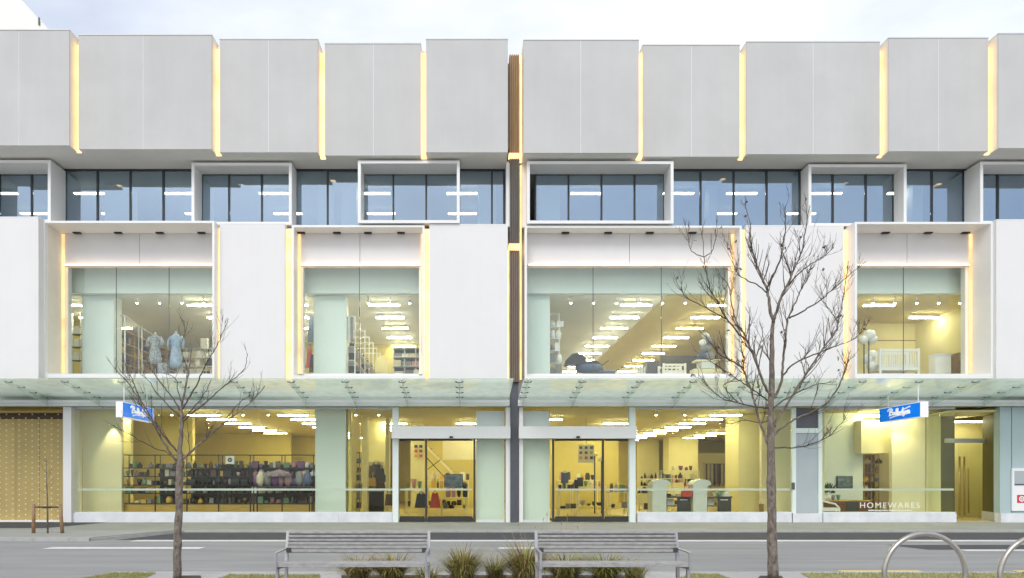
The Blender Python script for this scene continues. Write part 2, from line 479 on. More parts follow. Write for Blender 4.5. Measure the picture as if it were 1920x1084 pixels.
sheet('planting_bed', M['soil'], [(PX(640, 10.45), 10.45), (PX(1200, 10.45), 10.45), (PX(1200, 9.0), 9.0), (PX(640, 9.0), 9.0)], 0.012)
sheet('tree_bed', M['soil'], [(PX(342, 10.42), 10.42), (PX(376, 10.42), 10.42), (PX(380, 9.8), 9.8), (PX(316, 9.8), 9.8)], 0.009)
sheet('tree_bed', M['soil'], [(PX(1425, 10.4), 10.4), (PX(1465, 10.4), 10.4), (PX(1475, 9.7), 9.7), (PX(1415, 9.7), 9.7)], 0.009)

# ==================================================================== BUILDING
store = thing('department_store', 'long white three storey shop building with grey overhanging panels, warm light slots and big windows', 'building', (0, 24.2, 0))
SP, HZ = 24.2, 24.35
XL, XR = -21.0, 25.0
H_GT = 4.04        # top of ground floor glass
H_1S, H_1T = 5.23, 9.05
H_LT, H_LB = 10.26, 4.85
H_2T = 12.54
H_TOP = 16.35
ZEND = 46.0
# --- shell
BX('spandrel_wall', M['white'], store, XL, XR, 24.22, 24.5, 4.12, 5.10)
BX('floor_slab', M['white'], store, XL, XR, 24.5, ZEND, 4.20, 5.05)
BX('floor_slab', M['white'], store, XL, XR, 24.42, ZEND, 9.35, 10.20)
BX('spandrel_wall', M['white'], store, XL, XR, 24.25, 24.42, 9.10, 10.30)
BX('roof_slab', M['upper'], store, XL, XR, 23.95, ZEND, 13.1, 16.1)
BX('side_wall', M['white'], store, XL - 0.3, XL, 24.2, ZEND, 0, 16.1)
BX('side_wall', M['white'], store, XR, XR + 0.3, 24.2, ZEND, 0, 16.1)
BX('rear_wall', M['wall_gold'], store, XL, XR, ZEND, ZEND + 0.3, 0, 16.1)
BX('shop_floor', M['floor_in'], store, XL, XR, 24.3, ZEND, -0.05, 0.015)
BX('ceiling', M['ceil_gf'], store, XL, XR, 24.25, ZEND, 4.085, 4.18)
BX('upper_floor', M['floor_up'], store, XL, XR, 24.5, ZEND, 5.06, 5.12)
XC = 7.3
BX('upper_ceiling', M['ceil_1a'], store, XL, XC, 24.9, ZEND, 8.24, 8.35)
BX('upper_ceiling', M['ceil_1b'], store, XC + 0.003, XR, 24.9, ZEND, 8.243, 8.35)
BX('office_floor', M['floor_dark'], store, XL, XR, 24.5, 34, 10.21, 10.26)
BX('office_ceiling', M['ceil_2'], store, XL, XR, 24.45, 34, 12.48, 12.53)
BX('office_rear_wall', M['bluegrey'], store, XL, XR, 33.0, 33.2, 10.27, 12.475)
BX('bulkhead', M['palegreen'], store, XL, XR, 24.75, 24.9, PH(550, 24.75), 9.3)

# --- upper panels
UP = [(-60, 130, 273, [35]), (147, 397, 280, [268]), (412, 596, 286, [503]), (609, 789, 292, [700]), (799, 952, 286, []),
      (982, 1198, 287, [1089]), (1205, 1387, 294, [1297]), (1400, 1650, 289.5, [1525]), (1666, 1853, 284, [1760]), (1872, 2060, 278, [2010])]
upz = []
for (a, b, yb, joints) in UP:
    Z = (H_2T - EYE) * 1280 / (902 - yb)
    upz.append(Z)
    x0, x1 = PX(a, Z), PX(b, Z)
    p = BX('upper_panel', M['upper'], store, x0, x1, Z + 0.03, 24.2, H_2T, H_TOP)
    cuts = [x0] + [PX(j, Z) for j in joints] + [x1]
    for i in range(len(cuts) - 1):
        BX('cladding_sheet', M['upper'], p, cuts[i] + (0.012 if i else 0), cuts[i + 1] - (0.012 if i < len(cuts) - 2 else 0), Z, Z + 0.029, H_2T + 0.003, H_TOP - 0.003)
    for j in joints:
        BX('joint_strip', M['upper_joint'], p, PX(j, Z) - 0.0115, PX(j, Z) + 0.0115, Z + 0.004, Z + 0.029, H_2T + 0.004, H_TOP - 0.004)
    BX('soffit_sheet', M['soffit'], p, x0 + .002, x1 - .002, Z + .031, 24.2, H_2T - .006, H_2T - .001)
    for xs_ in (x0 - 0.006, x1 + 0.001):
        BX('side_lining', M['reveal'], p, xs_, xs_ + 0.005, Z + 0.04, 24.19, H_2T + 0.002, H_TOP - 0.002)
    BX('parapet_cap', M['upper_joint'], p, x0 - 0.01, x1 + 0.01, Z - 0.015, 24.2, H_TOP, H_TOP + 0.035)
BX('soffit', M['soffit'], store, XL, XR, min(upz) + 1.3, 24.28, H_2T + 0.006, H_2T + 0.08)
# light slots between the upper panels
for i in range(len(UP) - 1):
    if i == 4: continue
    Za, Zb = upz[i], upz[i + 1]
    xa, xb = PX(UP[i][1], Za), PX(UP[i + 1][0], Zb)
    zs = max(Za, Zb) + 0.16
    BX('led_strip', M['led'], store, xa + 0.01, xb - 0.01, zs, zs + 0.05, H_2T - 0.03, H_TOP - 0.22)
    if Zb > Za: BX('led_strip', M['led'], store, xb - 0.012, xb - 0.008, Zb + 0.015, zs - .002, H_2T - 0.02, H_TOP - 0.22)  # extra strip out of view, added to wash the panel side opposite
    else: BX('led_strip', M['led'], store, xa + 0.008, xa + 0.012, Za + 0.015, zs - .002, H_2T - 0.02, H_TOP - 0.22)  # same added wash strip, on the left panel instead
    BX('slot_back', M['reveal'], store, xa + 0.001, xb - 0.001, zs + 0.06, zs + 0.1, H_2T + 0.01, H_TOP - 0.1)
    BX('slot_soffit', M['soffit'], store, xa - 0.004, xb + 0.004, zs + 0.08, 24.25, H_2T - 0.004, H_2T + 0.005)

# --- central slot: bronze ribs, led lines, slate post
Zc = 23.75
xa, xb = PX(955, Zc), PX(974, Zc)
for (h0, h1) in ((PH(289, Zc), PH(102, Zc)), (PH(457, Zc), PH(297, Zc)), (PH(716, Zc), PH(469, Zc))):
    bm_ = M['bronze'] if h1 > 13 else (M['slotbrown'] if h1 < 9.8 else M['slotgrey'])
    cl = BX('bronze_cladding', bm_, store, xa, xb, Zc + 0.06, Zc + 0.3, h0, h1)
    n = 5
    for k in range(n):
        xr = xa + (xb - xa) * (k + 0.5) / n
        BX('rib', bm_, cl, xr - 0.022, xr + 0.022, Zc, Zc + 0.059, h0 + 0.002, h1 - 0.002)
BX('led_strip', M['led'], store, xa - 0.02, xb + 0.05, Zc - 0.12, Zc + 0.2, PH(295, Zc), PH(290, Zc))
BX('led_strip', M['led'], store, xa - 0.02, xb + 0.05, Zc - 0.12, Zc + 0.2, PH(467, Zc), PH(459, Zc))
BX('led_strip', M['led'], store, xb + 0.012, xb + 0.075, Zc, Zc + 0.05, H_2T, PH(104, Zc))
BX('led_strip', M['led_soft'], store, xb + 0.012, xb + 0.075, Zc, Zc + 0.05, PH(712, Zc), H_2T - 0.1)
BX('led_strip', M['led'], store, xa - 0.055, xa - 0.005, Zc, Zc + 0.05, PH(714, Zc), PH(469, Zc))
BX('slate_post', M['slate'], store, PX(957, 23.9), PX(972, 23.9), 23.9, 24.5, 0.0, PH(718, 23.9))

# --- lower white panels and projecting window frames
def lz(yt): return (H_LT - EYE) * 1280 / (902 - yt)
LP = [(-60, 72, 408), (412, 534, 420), (805, 952, 422), (1399, 1582, 424), (1868, 2060, 413)]
lpz = []
for (a, b, yt) in LP:
    Z = lz(yt); lpz.append(Z)
    p = BX('wall_panel', M['white'], store, PX(a, Z), PX(b, Z), Z, 24.24, H_LB, H_LT)
    BX('parapet_cap', M['white_frame'], p, PX(a, Z) - 0.004, PX(b, Z) + 0.004, Z - 0.006, 24.24, H_LT, H_LT + 0.03)
FR = [(80, 402, 414, [218, 317], 262, [145, 222, 300, 378], 'l'), (547, 796, 422, [674], 675, [565, 632, 690, 752], 'lr'),
      (984, 1391, 423, [1112, 1240], 1180, [1060, 1140, 1218, 1298], 'r'), (1603, 1862, 416, [1694], 1700, [1660, 1740, 1810], 'r')]
GZ1 = 24.2
for (a, b, yt, joints, hj, dls, leds) in FR:
    Z = lz(yt)
    x0, x1 = PX(a, Z), PX(b, Z)
    T = 0.075
    HB, HT_ = 4.94, H_LT
    fr = MB()
    fr.box(x0, x0 + T, Z, 24.24, HB, HT_); fr.box(x1 - T, x1, Z, 24.24, HB, HT_)
    fr.box(x0 + T + .001, x1 - T - .001, Z + .001, 24.24, HT_ - 0.075, HT_ - .001)
    fr.box(x0 + T + .001, x1 - T - .001, Z + .001, 24.16, HB + .001, 5.085)
    f = fr.build('window_surround', M['white_frame'], store)
    ix0, ix1 = x0 + T + .002, x1 - T - .002
    xh = PX(hj, 24.12)
    hz0, hz1 = H_1T + 0.03, HT_ - 0.08
    BX('header_panel', M['white'], f, ix0, xh - 0.008, 24.10, 24.14, hz0, hz1)
    BX('header_panel', M['white'], f, xh + 0.008, ix1, 24.10, 24.14, hz0, hz1)
    BX('led_strip', M['led_dim'], f, ix0 + 0.1, ix1 - 0.1, 24.0, 24.095, H_1T + 0.004, H_1T + 0.022)
    for d in dls:
        BX('downlight', M['black'], f, PX(d, 24.0) - 0.13, PX(d, 24.0) + 0.13, 23.93, 24.05, hz1 - 0.035, hz1 + 0.003)
    lw_ = 0.085
    if 'l' in leds: BX('led_strip', M['led_soft'], f, ix0 + 0.005, ix0 + lw_, 24.05, 24.1, H_1S + 0.02, hz1 - 0.03)
    if 'r' in leds: BX('led_strip', M['led_soft'], f, ix1 - lw_, ix1 - 0.005, 24.05, 24.1, H_1S + 0.02, hz1 - 0.03)
    wdw = MB()
    gl, gr = ix0 + (0.16 if 'l' in leds else 0.0), ix1 - (0.16 if 'r' in leds else 0.0)
    if 'l' in leds: wdw.box(ix0, gl - 0.001, GZ1 - 0.03, GZ1 + 0.2, H_1S, H_1T)
    if 'r' in leds: wdw.box(gr + 0.001, ix1, GZ1 - 0.03, GZ1 + 0.2, H_1S, H_1T)
    wdw.box(gl, gr, GZ1 - 0.02, GZ1 + 0.04, 5.09, H_1S + 0.02)
    wdw.box(gl, gr, GZ1 - 0.02, GZ1 + 0.04, H_1T - 0.03, H_1T)
    wd = wdw.build('window', M['white_frame'], store)
    cuts = [gl] + [PX(j, GZ1) for j in joints] + [gr]
    for i in range(len(cuts) - 1):
        BX('pane', M['gl_1'], wd, cuts[i] + 0.012, cuts[i + 1] - 0.012, GZ1, GZ1 + 0.012, H_1S + 0.021, H_1T - 0.031)
    for j in joints:
        BX('glazing_joint', M['greydark'], wd, PX(j, GZ1) - 0.0115, PX(j, GZ1) + 0.0115, GZ1 - 0.002, GZ1 + 0.014, H_1S + 0.021, H_1T - 0.031)
# walls between windows behind the panels
def xat(px): return PX(px, 24.25)
edges = []
for (a, b, yt, *_r) in FR:
    Z = lz(yt); edges.append((PX(a, Z), PX(b, Z)))
prev = XL
for (e0, e1) in edges + [(XR, XR)]:
    if e0 - prev > 0.01: BX('inner_wall', M['white'], store, prev + 0.002, e0 - 0.002, 24.26, 24.5, 5.12, 9.08)
    prev = e1
# lower light slots
for (a, b, yt1, yt2) in ((72, 80, 408, 414), (402, 412, 414, 420), (534, 547, 420, 422), (796, 805, 422, 422), (1391, 1399, 423, 424), (1582, 1603, 424, 416), (1862, 1868, 416, 413)):
    z1, z2 = lz(yt1), lz(yt2)
    xa_, xb_ = PX(a, z1), PX(b, z2)
    zs = max(z1, z2) + 0.10
    if xb_ - xa_ < 0.05:
        xb_ = xa_ + 0.05
    BX('led_strip', M['led'], store, xa_ + 0.008, xb_ - 0.008, zs, zs + 0.05, H_LB + 0.05, H_LT - 0.12)
    BX('slot_back', M['reveal'], store, xa_ + 0.001, xb_ - 0.001, zs + 0.055, 24.24, H_LB, H_LT - 0.06)

# --- second floor window band
Z2 = 24.3
band = BX('window_band', M['mullion'], store, XL, XR, Z2 - 0.03, Z2 + 0.06, 12.48, 12.535)
BX('sill', M['mullion'], band, XL, XR, Z2 - 0.03, Z2 + 0.06, 10.30, 10.36)
muls = [60 + 61.6 * k for k in range(-4, 15)] + [945] + [1004 + 61.9 * k for k in range(0, 19)]
for i, m_ in enumerate(muls):
    xm = PX(m_, Z2)
    BX('mullion', M['mullion'], band, xm - 0.03, xm + 0.03, Z2 - 0.035, Z2 + 0.055, 10.361, 12.479)
    if i < len(muls) - 1 and not (940 < m_ < 950):
        jit = rnd.uniform(-0.004, 0.004)
        pn2 = BX('pane', M['gl_2'], band, xm + 0.034, PX(muls[i + 1], Z2) - 0.034, Z2 + 0.005 + jit, Z2 + 0.02 + jit, 10.364, 12.476)
        pn2.rotation_euler = (R(rnd.uniform(-.22, .22)), 0, R(rnd.uniform(-.35, .35)))
for (a, b) in ((196, 246), (376, 392), (596, 622), (640, 668), (897, 930), (1012, 1050), (1330, 1345), (1712, 1730)):
    BX('office_pillar', M['white'], store, PX(a, 25.4), PX(b, 25.4), 25.4, 25.9, 10.262, 12.478)
BX('slot_wall', M['white'], store, PX(948, 24.1), PX(954.5, 24.1), 23.78, 24.4, 10.31, 12.53)
BX('slot_wall', M['white'], store, PX(976, 24.1), PX(987, 24.1), 23.85, 24.4, 10.31, 12.53)
BOXES = [(-40, 95, 300), (359, 547, 305), (671, 862, 301), (988, 1263, 302), (1516, 1700, 308), (1838, 2020, 303)]
for (a, b, yt) in BOXES:
    HT2, HB2 = 12.45, 10.305
    Z = (HT2 - EYE) * 1280 / (902 - yt)
    x0, x1 = PX(a, Z), PX(b, Z); T = 0.1
    fb = MB()
    fb.box(x0, x0 + T, Z, Z2 - 0.04, HB2, HT2); fb.box(x1 - T, x1, Z, Z2 - 0.04, HB2, HT2)
    fb.box(x0 + T + .001, x1 - T - .001, Z + .001, Z2 - 0.04, HT2 - T, HT2 - .001)
    fb.box(x0 + T + .001, x1 - T - .001, Z + .001, Z2 - 0.04, HB2 + .001, HB2 + T)
    fb.build('window_box_frame', M['white_frame'], store)

# --- canopy
CF, CB = 21.45, 24.0
HF, HBk = 4.66, 4.30
cl_ = (HBk - HF) / (CB - CF)
def canopy(px_list, x_end0, x_end1):
    can = BX('canopy', M['alu'], store, x_end0, x_end1, 23.72, 23.95, 4.06, 4.18)
    b = MB().box(x_end0, x_end1, 23.72, 23.80, 4.181, 4.27)
    b.build('gutter_front', M['signwhite'], can)
    xs = [PX(p, CF) for p in px_list]
    cuts = [x_end0] + xs + [x_end1]
    for i in range(len(cuts) - 1):
        a, c = cuts[i] + 0.014, cuts[i + 1] - 0.014
        if c - a < 0.1: continue
        MB().add([(a, CF, HF), (c, CF, HF), (c, CB, HBk), (a, CB, HBk), (a, CF, HF + .018), (c, CF, HF + .018), (c, CB, HBk + .018), (a, CB, HBk + .018)],
                 [(0, 3, 2, 1), (4, 5, 6, 7), (0, 1, 5, 4), (1, 2, 6, 5), (2, 3, 7, 6), (3, 0, 4, 7)]).build('glass_sheet', M['gl_can'], can)
    for xx in xs:
        fin = MB().prism([(CF + 0.02, HF - 0.02), (CB, HBk - 0.02), (CB, HBk - 0.30), (23.4, HBk - 0.16), (CF + 0.1, HF - 0.11)], 'x', xx - 0.012, xx + 0.012).build('fin', M['gl_fin'], can)
        cm = MB()
        for k in range(4):
            yy = CF + 0.25 + 0.62 * k; hh = HF + cl_ * (yy - CF)
            for s_ in (-1, 1):
                cm.lathe(xx + s_ * 0.1, yy, [(0.03, hh - 0.035), (0.035, hh - 0.012)], 6)
            cm.box(xx - 0.1, xx + 0.1, yy - 0.015, yy + 0.015, hh - 0.05, hh - 0.032)
        cm.build('clamp', M['greydark'], can)
    return can
canopy([6 - 107 * 3, 6 - 107 * 2, 6 - 107, 6, 113, 220, 327, 434, 541.8, 645, 752.5, 861], XL, PX(957, 23.3))
canopy([991, 1094.5, 1203.5, 1305, 1412, 1519, 1626, 1733, 1840, 1947, 2054, 2161], PX(973, 23.3), XR)

# ==================================================================== GROUND FLOOR FRONT
G = 24.1
def gx(p): return PX(p, G)
RAIL = PH(918, G)
PL = PH(962, 24.0)
def shopfront(cuts, sill=True, label=None):
    a, b = gx(cuts[0]), gx(cuts[-1])
    fr = MB().box(a, b, G - 0.03, G + 0.06, H_GT - 0.05, H_GT + 0.07).box(a, b, G - 0.05, G + 0.08, PL, PL + 0.035)
    s = fr.build('shopfront', M['alu'], store, label)
    for i in range(len(cuts) - 1):
        BX('pane', M['gl_gf'], s, gx(cuts[i]) + 0.008, gx(cuts[i + 1]) - 0.008, G, G + 0.012, PL + 0.036, H_GT - 0.051)
    BX('rail', M['alu'], s, a + 0.01, b - 0.01, G + 0.03, G + 0.07, RAIL - 0.035, RAIL + 0.035)
    pl = MB(); n = max(1, round((b - a) / 1.8))
    for k in range(n):
        BX('plinth_stone', M['marble'], s, a + (b - a) * k / n + 0.002, a + (b - a) * (k + 1) / n - 0.002, 24.0, 24.28, 0.0, PL - 0.002)
    return s
shopfront([134, 205, 298, 391, 485, 578, 675, 736])
shopfront([1194, 1262, 1350, 1438, 1484])
s3 = shopfront([1541, 1632, 1724, 1762, 1790])
BX('white_pier', M['white'], store, PX(118, 23.9), PX(133.5, 23.9), 23.9, 24.4, 0.0, 4.05)
# soffit strip under the canopy, behind the gutter
BX('soffit_strip', M['greydark'], store, XL, XR, 23.96, 24.24, 4.125, 4.14)

# --- door bays
def doorbay(xpost0, xpost1, xh0, xh1, leafs, pale, whitepost, muls_, sensor):
    Z = 24.0
    d = BX('entrance', M['white_frame'], store, PX(xh0, 23.7), PX(xh1, 23.7), 23.7, 24.25, PH(822, 23.7), PH(799.5, 23.7))
    hb = PH(822, 23.7)
    BX('post', M['palegreen'], d, PX(xpost0, Z), PX(xpost1, Z), Z - 0.02, Z + 0.2, 0.0, hb - .002)
    BX('post', M['palegreen'], d, PX(xpost0, Z), PX(xpost1, Z), Z - 0.02, Z + 0.2, PH(799.5, 23.7) + .002, H_GT)
    BX('post', M['white_frame'], d, PX(whitepost[0], Z), PX(whitepost[1], Z), Z - 0.03, Z + 0.25, 0.0, hb - .002)
    BX('post', M['white_frame'], d, PX(whitepost[0], Z), PX(whitepost[1], Z), Z - 0.03, Z + 0.25, PH(799.5, 23.7) + .002, H_GT)
    # pale side panel behind glass
    BX('side_panel', M['palegreen'], d, PX(pale[0], Z + .3), PX(pale[1], Z + .3), Z + 0.35, Z + 0.45, 0.02, 3.95)
    BX('side_pane', M['gl_gf'], d, PX(pale[0], Z), PX(pale[1], Z), Z + 0.05, Z + 0.062, 0.09, hb - .003)
    BX('threshold', M['alu'], d, PX(pale[0], Z), PX(pale[1], Z), Z - 0.02, Z + 0.1, 0.0, 0.088)
    xs = sorted([xpost0, xpost1, *pale, *whitepost])
    BX('transom_pane', M['gl_gf'], d, PX(min(xpost1, pale[1]), Z), PX(max(xpost0, pale[0]), Z), Z + 0.1, Z + 0.112, PH(799.5, 23.7) + .005, H_GT - 0.02)
    for (a, b) in leafs:
        x0, x1 = PX(a, Z + .1), PX(b, Z + .1)
        door = MB()
        door.box(x0, x1, Z + .1, Z + .15, 0.02, 0.2)
        dd = door.build('door', M['mat_dark'], d)
        BX('top_rail', M['mat_dark'], dd, x0, x1, Z + .1, Z + .15, hb - 0.06, hb - 0.003)
        BX('pane', M['gl_gf'], dd, x0 + 0.003, x1 - 0.003, Z + .115, Z + .127, 0.201, hb - 0.061)
        BX('rail', M['alu'], dd, x0 + 0.01, x1 - 0.01, Z + .135, Z + .17, RAIL - 0.03, RAIL + 0.03)
    for m_ in muls_:
        BX('door_jamb', M['mullion'], d, PX(m_, Z) - 0.035, PX(m_, Z) + 0.035, Z + 0.02, Z + 0.09, 0.02, hb - .004)
    BX('door_sensor', M['black'], d, PX(sensor, 23.66) - 0.06, PX(sensor, 23.66) + 0.06, 23.62, 23.699, hb + 0.005, hb + 0.07)
    return d
doorbay(736, 747, 734, 957, [(749, 796), (802, 886)], (893, 946), (948.5, 956.5), (799, 889.5), 846)
doorbay(1180, 1191.5, 973, 1194, [(1041, 1128), (1134, 1178)], (981, 1031), (973, 980.5), (1037.5, 1131), 1084)
BX('entrance_mat', M['mat_dark'], store, PX(745, 24.3), PX(890, 24.3), 24.3, 26.2, 0.016, 0.022)
BX('entrance_mat', M['mat_dark'], store, PX(1035, 24.3), PX(1185, 24.3), 24.3, 26.2, 0.016, 0.022)

# --- grey service door
Z = 24.08
sd = MB().box(PX(1485, Z), PX(1492, Z), Z - .03, Z + .1, 0, H_GT).box(PX(1534, Z), PX(1541, Z), Z - .03, Z + .1, 0, H_GT).box(PX(1492, Z) + .001, PX(1534, Z) - .001, Z - .02, Z + .1, PH(812, Z), PH(803, Z)).build('service_door_frame', M['palegreen'], store)
BX('over_panel', M['greydark'], sd, PX(1492.2, Z), PX(1533.8, Z), Z + .02, Z + .06, PH(803, Z) + .002, H_GT - .01)
dl = BX('door', M['greydoor'], sd, PX(1492.2, Z), PX(1533.8, Z), Z + .02, Z + .07, PL, PH(812, Z) - .002)
BX('plinth_stone', M['marble'], store, PX(1485, 24.0), PX(1541, 24.0), 24.0, 24.04, 0.0, PL - .01)
BX('lock_plate', M['greydark'], sd, PX(1483, Z), PX(1489, Z), Z - .06, Z - .031, PH(918, Z), PH(905, Z))

# --- recessed side entrance on the right
Zr = 25.7
rec = BX('side_entrance', M['alu'], store, PX(1792, 25.0), PX(1841, Zr), Zr - .25, Zr - .1, PH(831, Zr), PH(823, Zr))
BX('recess_ceiling', M['wall_warm'], store, gx(1791), gx(1900), 24.1, Zr + 2, 3.9, 3.955)
for (a, b) in ((1796, 1815.5), (1816.5, 1840)):
    gd = BX('glass_door', M['gl_gf'], rec, PX(a, Zr), PX(b, Zr), Zr, Zr + .012, 0.03, PH(832, Zr))
for hx in (1796.5, 1805.5):
    MB().tube([(PX(hx, Zr), Zr - .08, PH(966, Zr)), (PX(hx, Zr), Zr - .08, PH(856, Zr))], 0.03, 8).build('pull_handle', M['brassy'], rec)
MB().tube([(PX(1816, Zr + .6), Zr + .6, PH(964, Zr)), (PX(1816, Zr + .6), Zr + .6, PH(878, Zr))], 0.025, 8).build('pull_handle', M['brassy'], rec)
BX('recess_wall', M['wall_warm'], store, PX(1770, 27.6), PX(1910, 27.6), 27.6, 27.7, 0.02, 3.89)
BX('recess_wall', M['wall_warm'], store, PX(1890, 26.6), PX(1894, 26.6), 25.9, 27.59, 0.02, 3.89)
# right flank of the recess: olive return wall
x_o, x_i = PX(1875, 24.1), PX(1842, Zr)
ow = MB().prism([(x_o, 24.1), (x_o + .05, 24.1), (x_i + .08, Zr), (x_i, Zr)], 'z', PL, 3.89).build('return_wall', M['olive'], store)
MB().prism([(x_o - .012, 24.06), (x_o, 24.06), (x_o, 24.1), (x_i - .02, Zr), (x_i - .05, Zr - .01)], 'z', 0.0, PL - .002).build('plinth_stone', M['marble'], store)
BX('glass_return', M['gl_gf'], store, gx(1789), gx(1789.6), 24.13, Zr, PL, 4.0)
# blue-grey wall panels at the right end
pz = 23.95
for (a, b) in ((1875, 1896), (1897.5, 1985), (1986, 2150)):
    BX('cladding_panel', M['bluegrey'], store, PX(a, pz), PX(b, pz), pz, 24.24, PL + .005, 4.05)
for (a, b) in ((1875, 1940), (1940.6, 2150)):
    BX('plinth_stone', M['marble'], store, PX(a, pz), PX(b, pz), pz - .05, 24.2, 0, PL)
# left: tan perforated screen
zs = 24.5
scn = BX('perforated_screen', M['screen'], store, PX(-120, zs), PX(117.5, 24.3), zs, zs + .06, 0.03, PH(786, zs))
BX('screen_top_gap', M['screen_dark'], scn, PX(-120, zs), PX(117.5, 24.3), zs + .1, zs + .15, PH(786, zs) - .1, 3.95)
BX('screen_head', M['screen'], scn, PX(-120, zs), PX(117.5, 24.3), 24.25, zs - .02, PH(775, zs), 3.95)
BX('screen_base', M['white_frame'], scn, PX(-120, 24.3), PX(117.5, 24.3), 24.25, zs - .01, 0.0, 0.05)
dots = MB()
for c in range(-9, 10):
    xd = PX(12.2 + 12.1 * c, zs)
    if xd > PX(116, 24.4): continue
    for r_ in range(0, 21):
        hd = PH(978 - 10.05 * r_ - (5 if c % 2 else 0) * 0.6, zs)
        if hd > PH(770, zs): continue
        q = 0.031
        dots.prism([(xd - q, hd), (xd, hd - q), (xd + q, hd), (xd, hd + q)], 'y', zs - .012, zs + .005)
dots.build('perforation', M['screen_dot'], scn, kind='stuff')
# board seams
for k in range(-3, 4):
    xs_ = PX(30 + 44 * k, zs)
    if xs_ < PX(116, 24.4): BX('seam', M['screen_dark'], scn, xs_ - .004, xs_ + .004, zs - .003, zs + .002, 0.05, PH(788, zs))

# ==================================================================== GROUND FLOOR INTERIOR
def wallbox(name, m, a, b, z0, z1, h0=0.02, h1=4.08, lab=None):
    return BX(name, M[m], store, PX(a, z0), PX(b, z0), z0, z1, h0, h1, lab)
wallbox('display_wall', 'palecream', 130, 154, 24.9, 25.1)
wallbox('display_wall', 'palecream', 155, 228, 24.85, 25.0)
wallbox('partition', 'wall_warm', 205, 245, 26.2, 26.4)
wallbox('partition', 'wall_gold', 225, 361, 28.0, 28.25)
wallbox('pillar', 'palegreen', 591, 648, 24.75, 25.35)
wallbox('partition', 'wall_gold', 655, 659, 24.9, 27.0)
wallbox('pillar', 'wall_warm', 679, 688, 27.6, 28.2)
wallbox('partition', 'wall_warm', 684, 726, 30.0, 30.2)
wallbox('pillar', 'wall_warm', 723, 730, 28.2, 28.6)
wallbox('partition', 'wall_gold', 540, 700, 41.0, 41.2)
wallbox('partition', 'wall_gold', 300, 545, 38.0, 38.2)
wallbox('pillar', 'wall_warm', 770, 795, 31.0, 31.3)
wallbox('stair_wall', 'wall_int', 830, 900, 33.0, 33.3, h0=PH(862, 33.0))
wallbox('partition', 'wall_gold', 780, 910, 36.0, 36.2)
wallbox('partition', 'wall_gold', 1025, 1160, 35.0, 35.2)
wallbox('pillar', 'wall_warm', 1194, 1236, 44.0, 44.8)
wallbox('pillar', 'wall_warm', 1254, 1309, 41.0, 42.2)
wallbox('partition', 'wall_warm', 1309, 1420, 43.6, 43.8, h1=PH(850, 43.6))
wallbox('partition', 'ceil_gf', 1190, 1450, 45.3, 45.5)
wallbox('pillar', 'wall_warm', 1385, 1426, 27.0, 28.4)
wallbox('partition', 'wall_int', 1428, 1452, 26.2, 26.4)
wallbox('partition', 'palecream', 1452, 1486, 25.4, 25.6)
wallbox('partition', 'palecream', 1484, 1546, 25.6, 25.75)
# homewares room
wallbox('partition', 'palegreen', 1530, 1618, 26.5, 26.65)
wallbox('partition', 'wall_int', 1612, 1672, 27.4, 27.55)
wallbox('display_wall', 'palecream', 1672, 1735, 25.4, 25.55)
wallbox('display_wall', 'wall_warm', 1736, 1764, 25.45, 25.6)
wallbox('partition', 'olive', 1764, 1790, 26.0, 26.1)

# --- ceiling lights: one slim batten, then copies
def batten(name, m, loc, label, group):
    r_ = thing(name, label, 'ceiling light', loc, group)
    x, y, z = loc
    hz_ = MB().box(x - 0.58, x + 0.58, y - 0.07, y + 0.07, z - 0.125, z - 0.10)
    hz_.build('housing', M['white_frame'], r_)
    for dx in (-.45, .45): BX('hanger', M['white_frame'], r_, x + dx - .008, x + dx + .008, y - .008, y + .008, z - .099, z)
    BX('diffuser', m, r_, x - 0.57, x + 0.57, y - 0.06, y + 0.06, z - 0.158, z - 0.126)
    return r_
ORD = ['first', 'second', 'third', 'fourth', 'fifth', 'sixth', 'seventh', 'eighth', 'ninth', 'tenth', 'eleventh', 'twelfth']
def lights(m, h, rows, where, group):
    proto = None
    for (x, ks, lab) in rows:
        for k in ks:
            loc = (x, 25.85 + 1.95 * k, h)
            l = '%s batten from the glass, %s' % (ORD[k], lab)
            if proto is None: proto = batten('ceiling_light', m, loc, l, group)
            else: dup(proto, loc, l, group)
GFH, F1H, F2H = 4.083, 8.238, 12.478
lights(M['tube_gf'], GFH, [(-10.0, [0] + list(range(1, 6)), 'row over the long black shelving'), (-6.6, range(0, 8), 'left of the wide pale pillar downstairs'),
      (-13.3, [0], 'at the left end of the ground floor'),
      (-3.2, range(2, 5), 'left of the left entrance'), (0.1, range(2, 5), 'inside the left entrance'), (3.3, [1, 3, 4, 5], 'inside the right entrance'),  # second batten inside the right entrance is added to light the poster
      (6.5, range(2, 9), 'right of the right entrance'), (9.8, range(0, 9), 'above the charcoal counters'), (13.1, [5, 6, 7], 'deep behind the charcoal counters'),
      (15.6, [0], 'above the homewares window')], '', 'ground floor ceiling lights')
lights(M['tube_1'], F1H, [(-15.2, range(0, 3), 'far left of the window with dresses'), (-10.0, range(0, 5), 'right side of the window with dresses'),
      (-6.6, range(0, 4), 'left of the pillar in two pane window'), (-3.14, range(0, 5), 'right of the pillar in two pane window'),
      (6.4, range(0, 10), 'left row of the widest upstairs window'), (9.7, range(0, 9), 'right row of the widest upstairs window'), (12.9, range(0, 2), 'behind the upper trunk of the taller tree'),
      (15.6, [0], 'left in the nursery window'), (18.6, [1], 'right in the nursery window'), (19.6, [0], 'by the right edge of the nursery window')], '', 'upper floor ceiling lights')
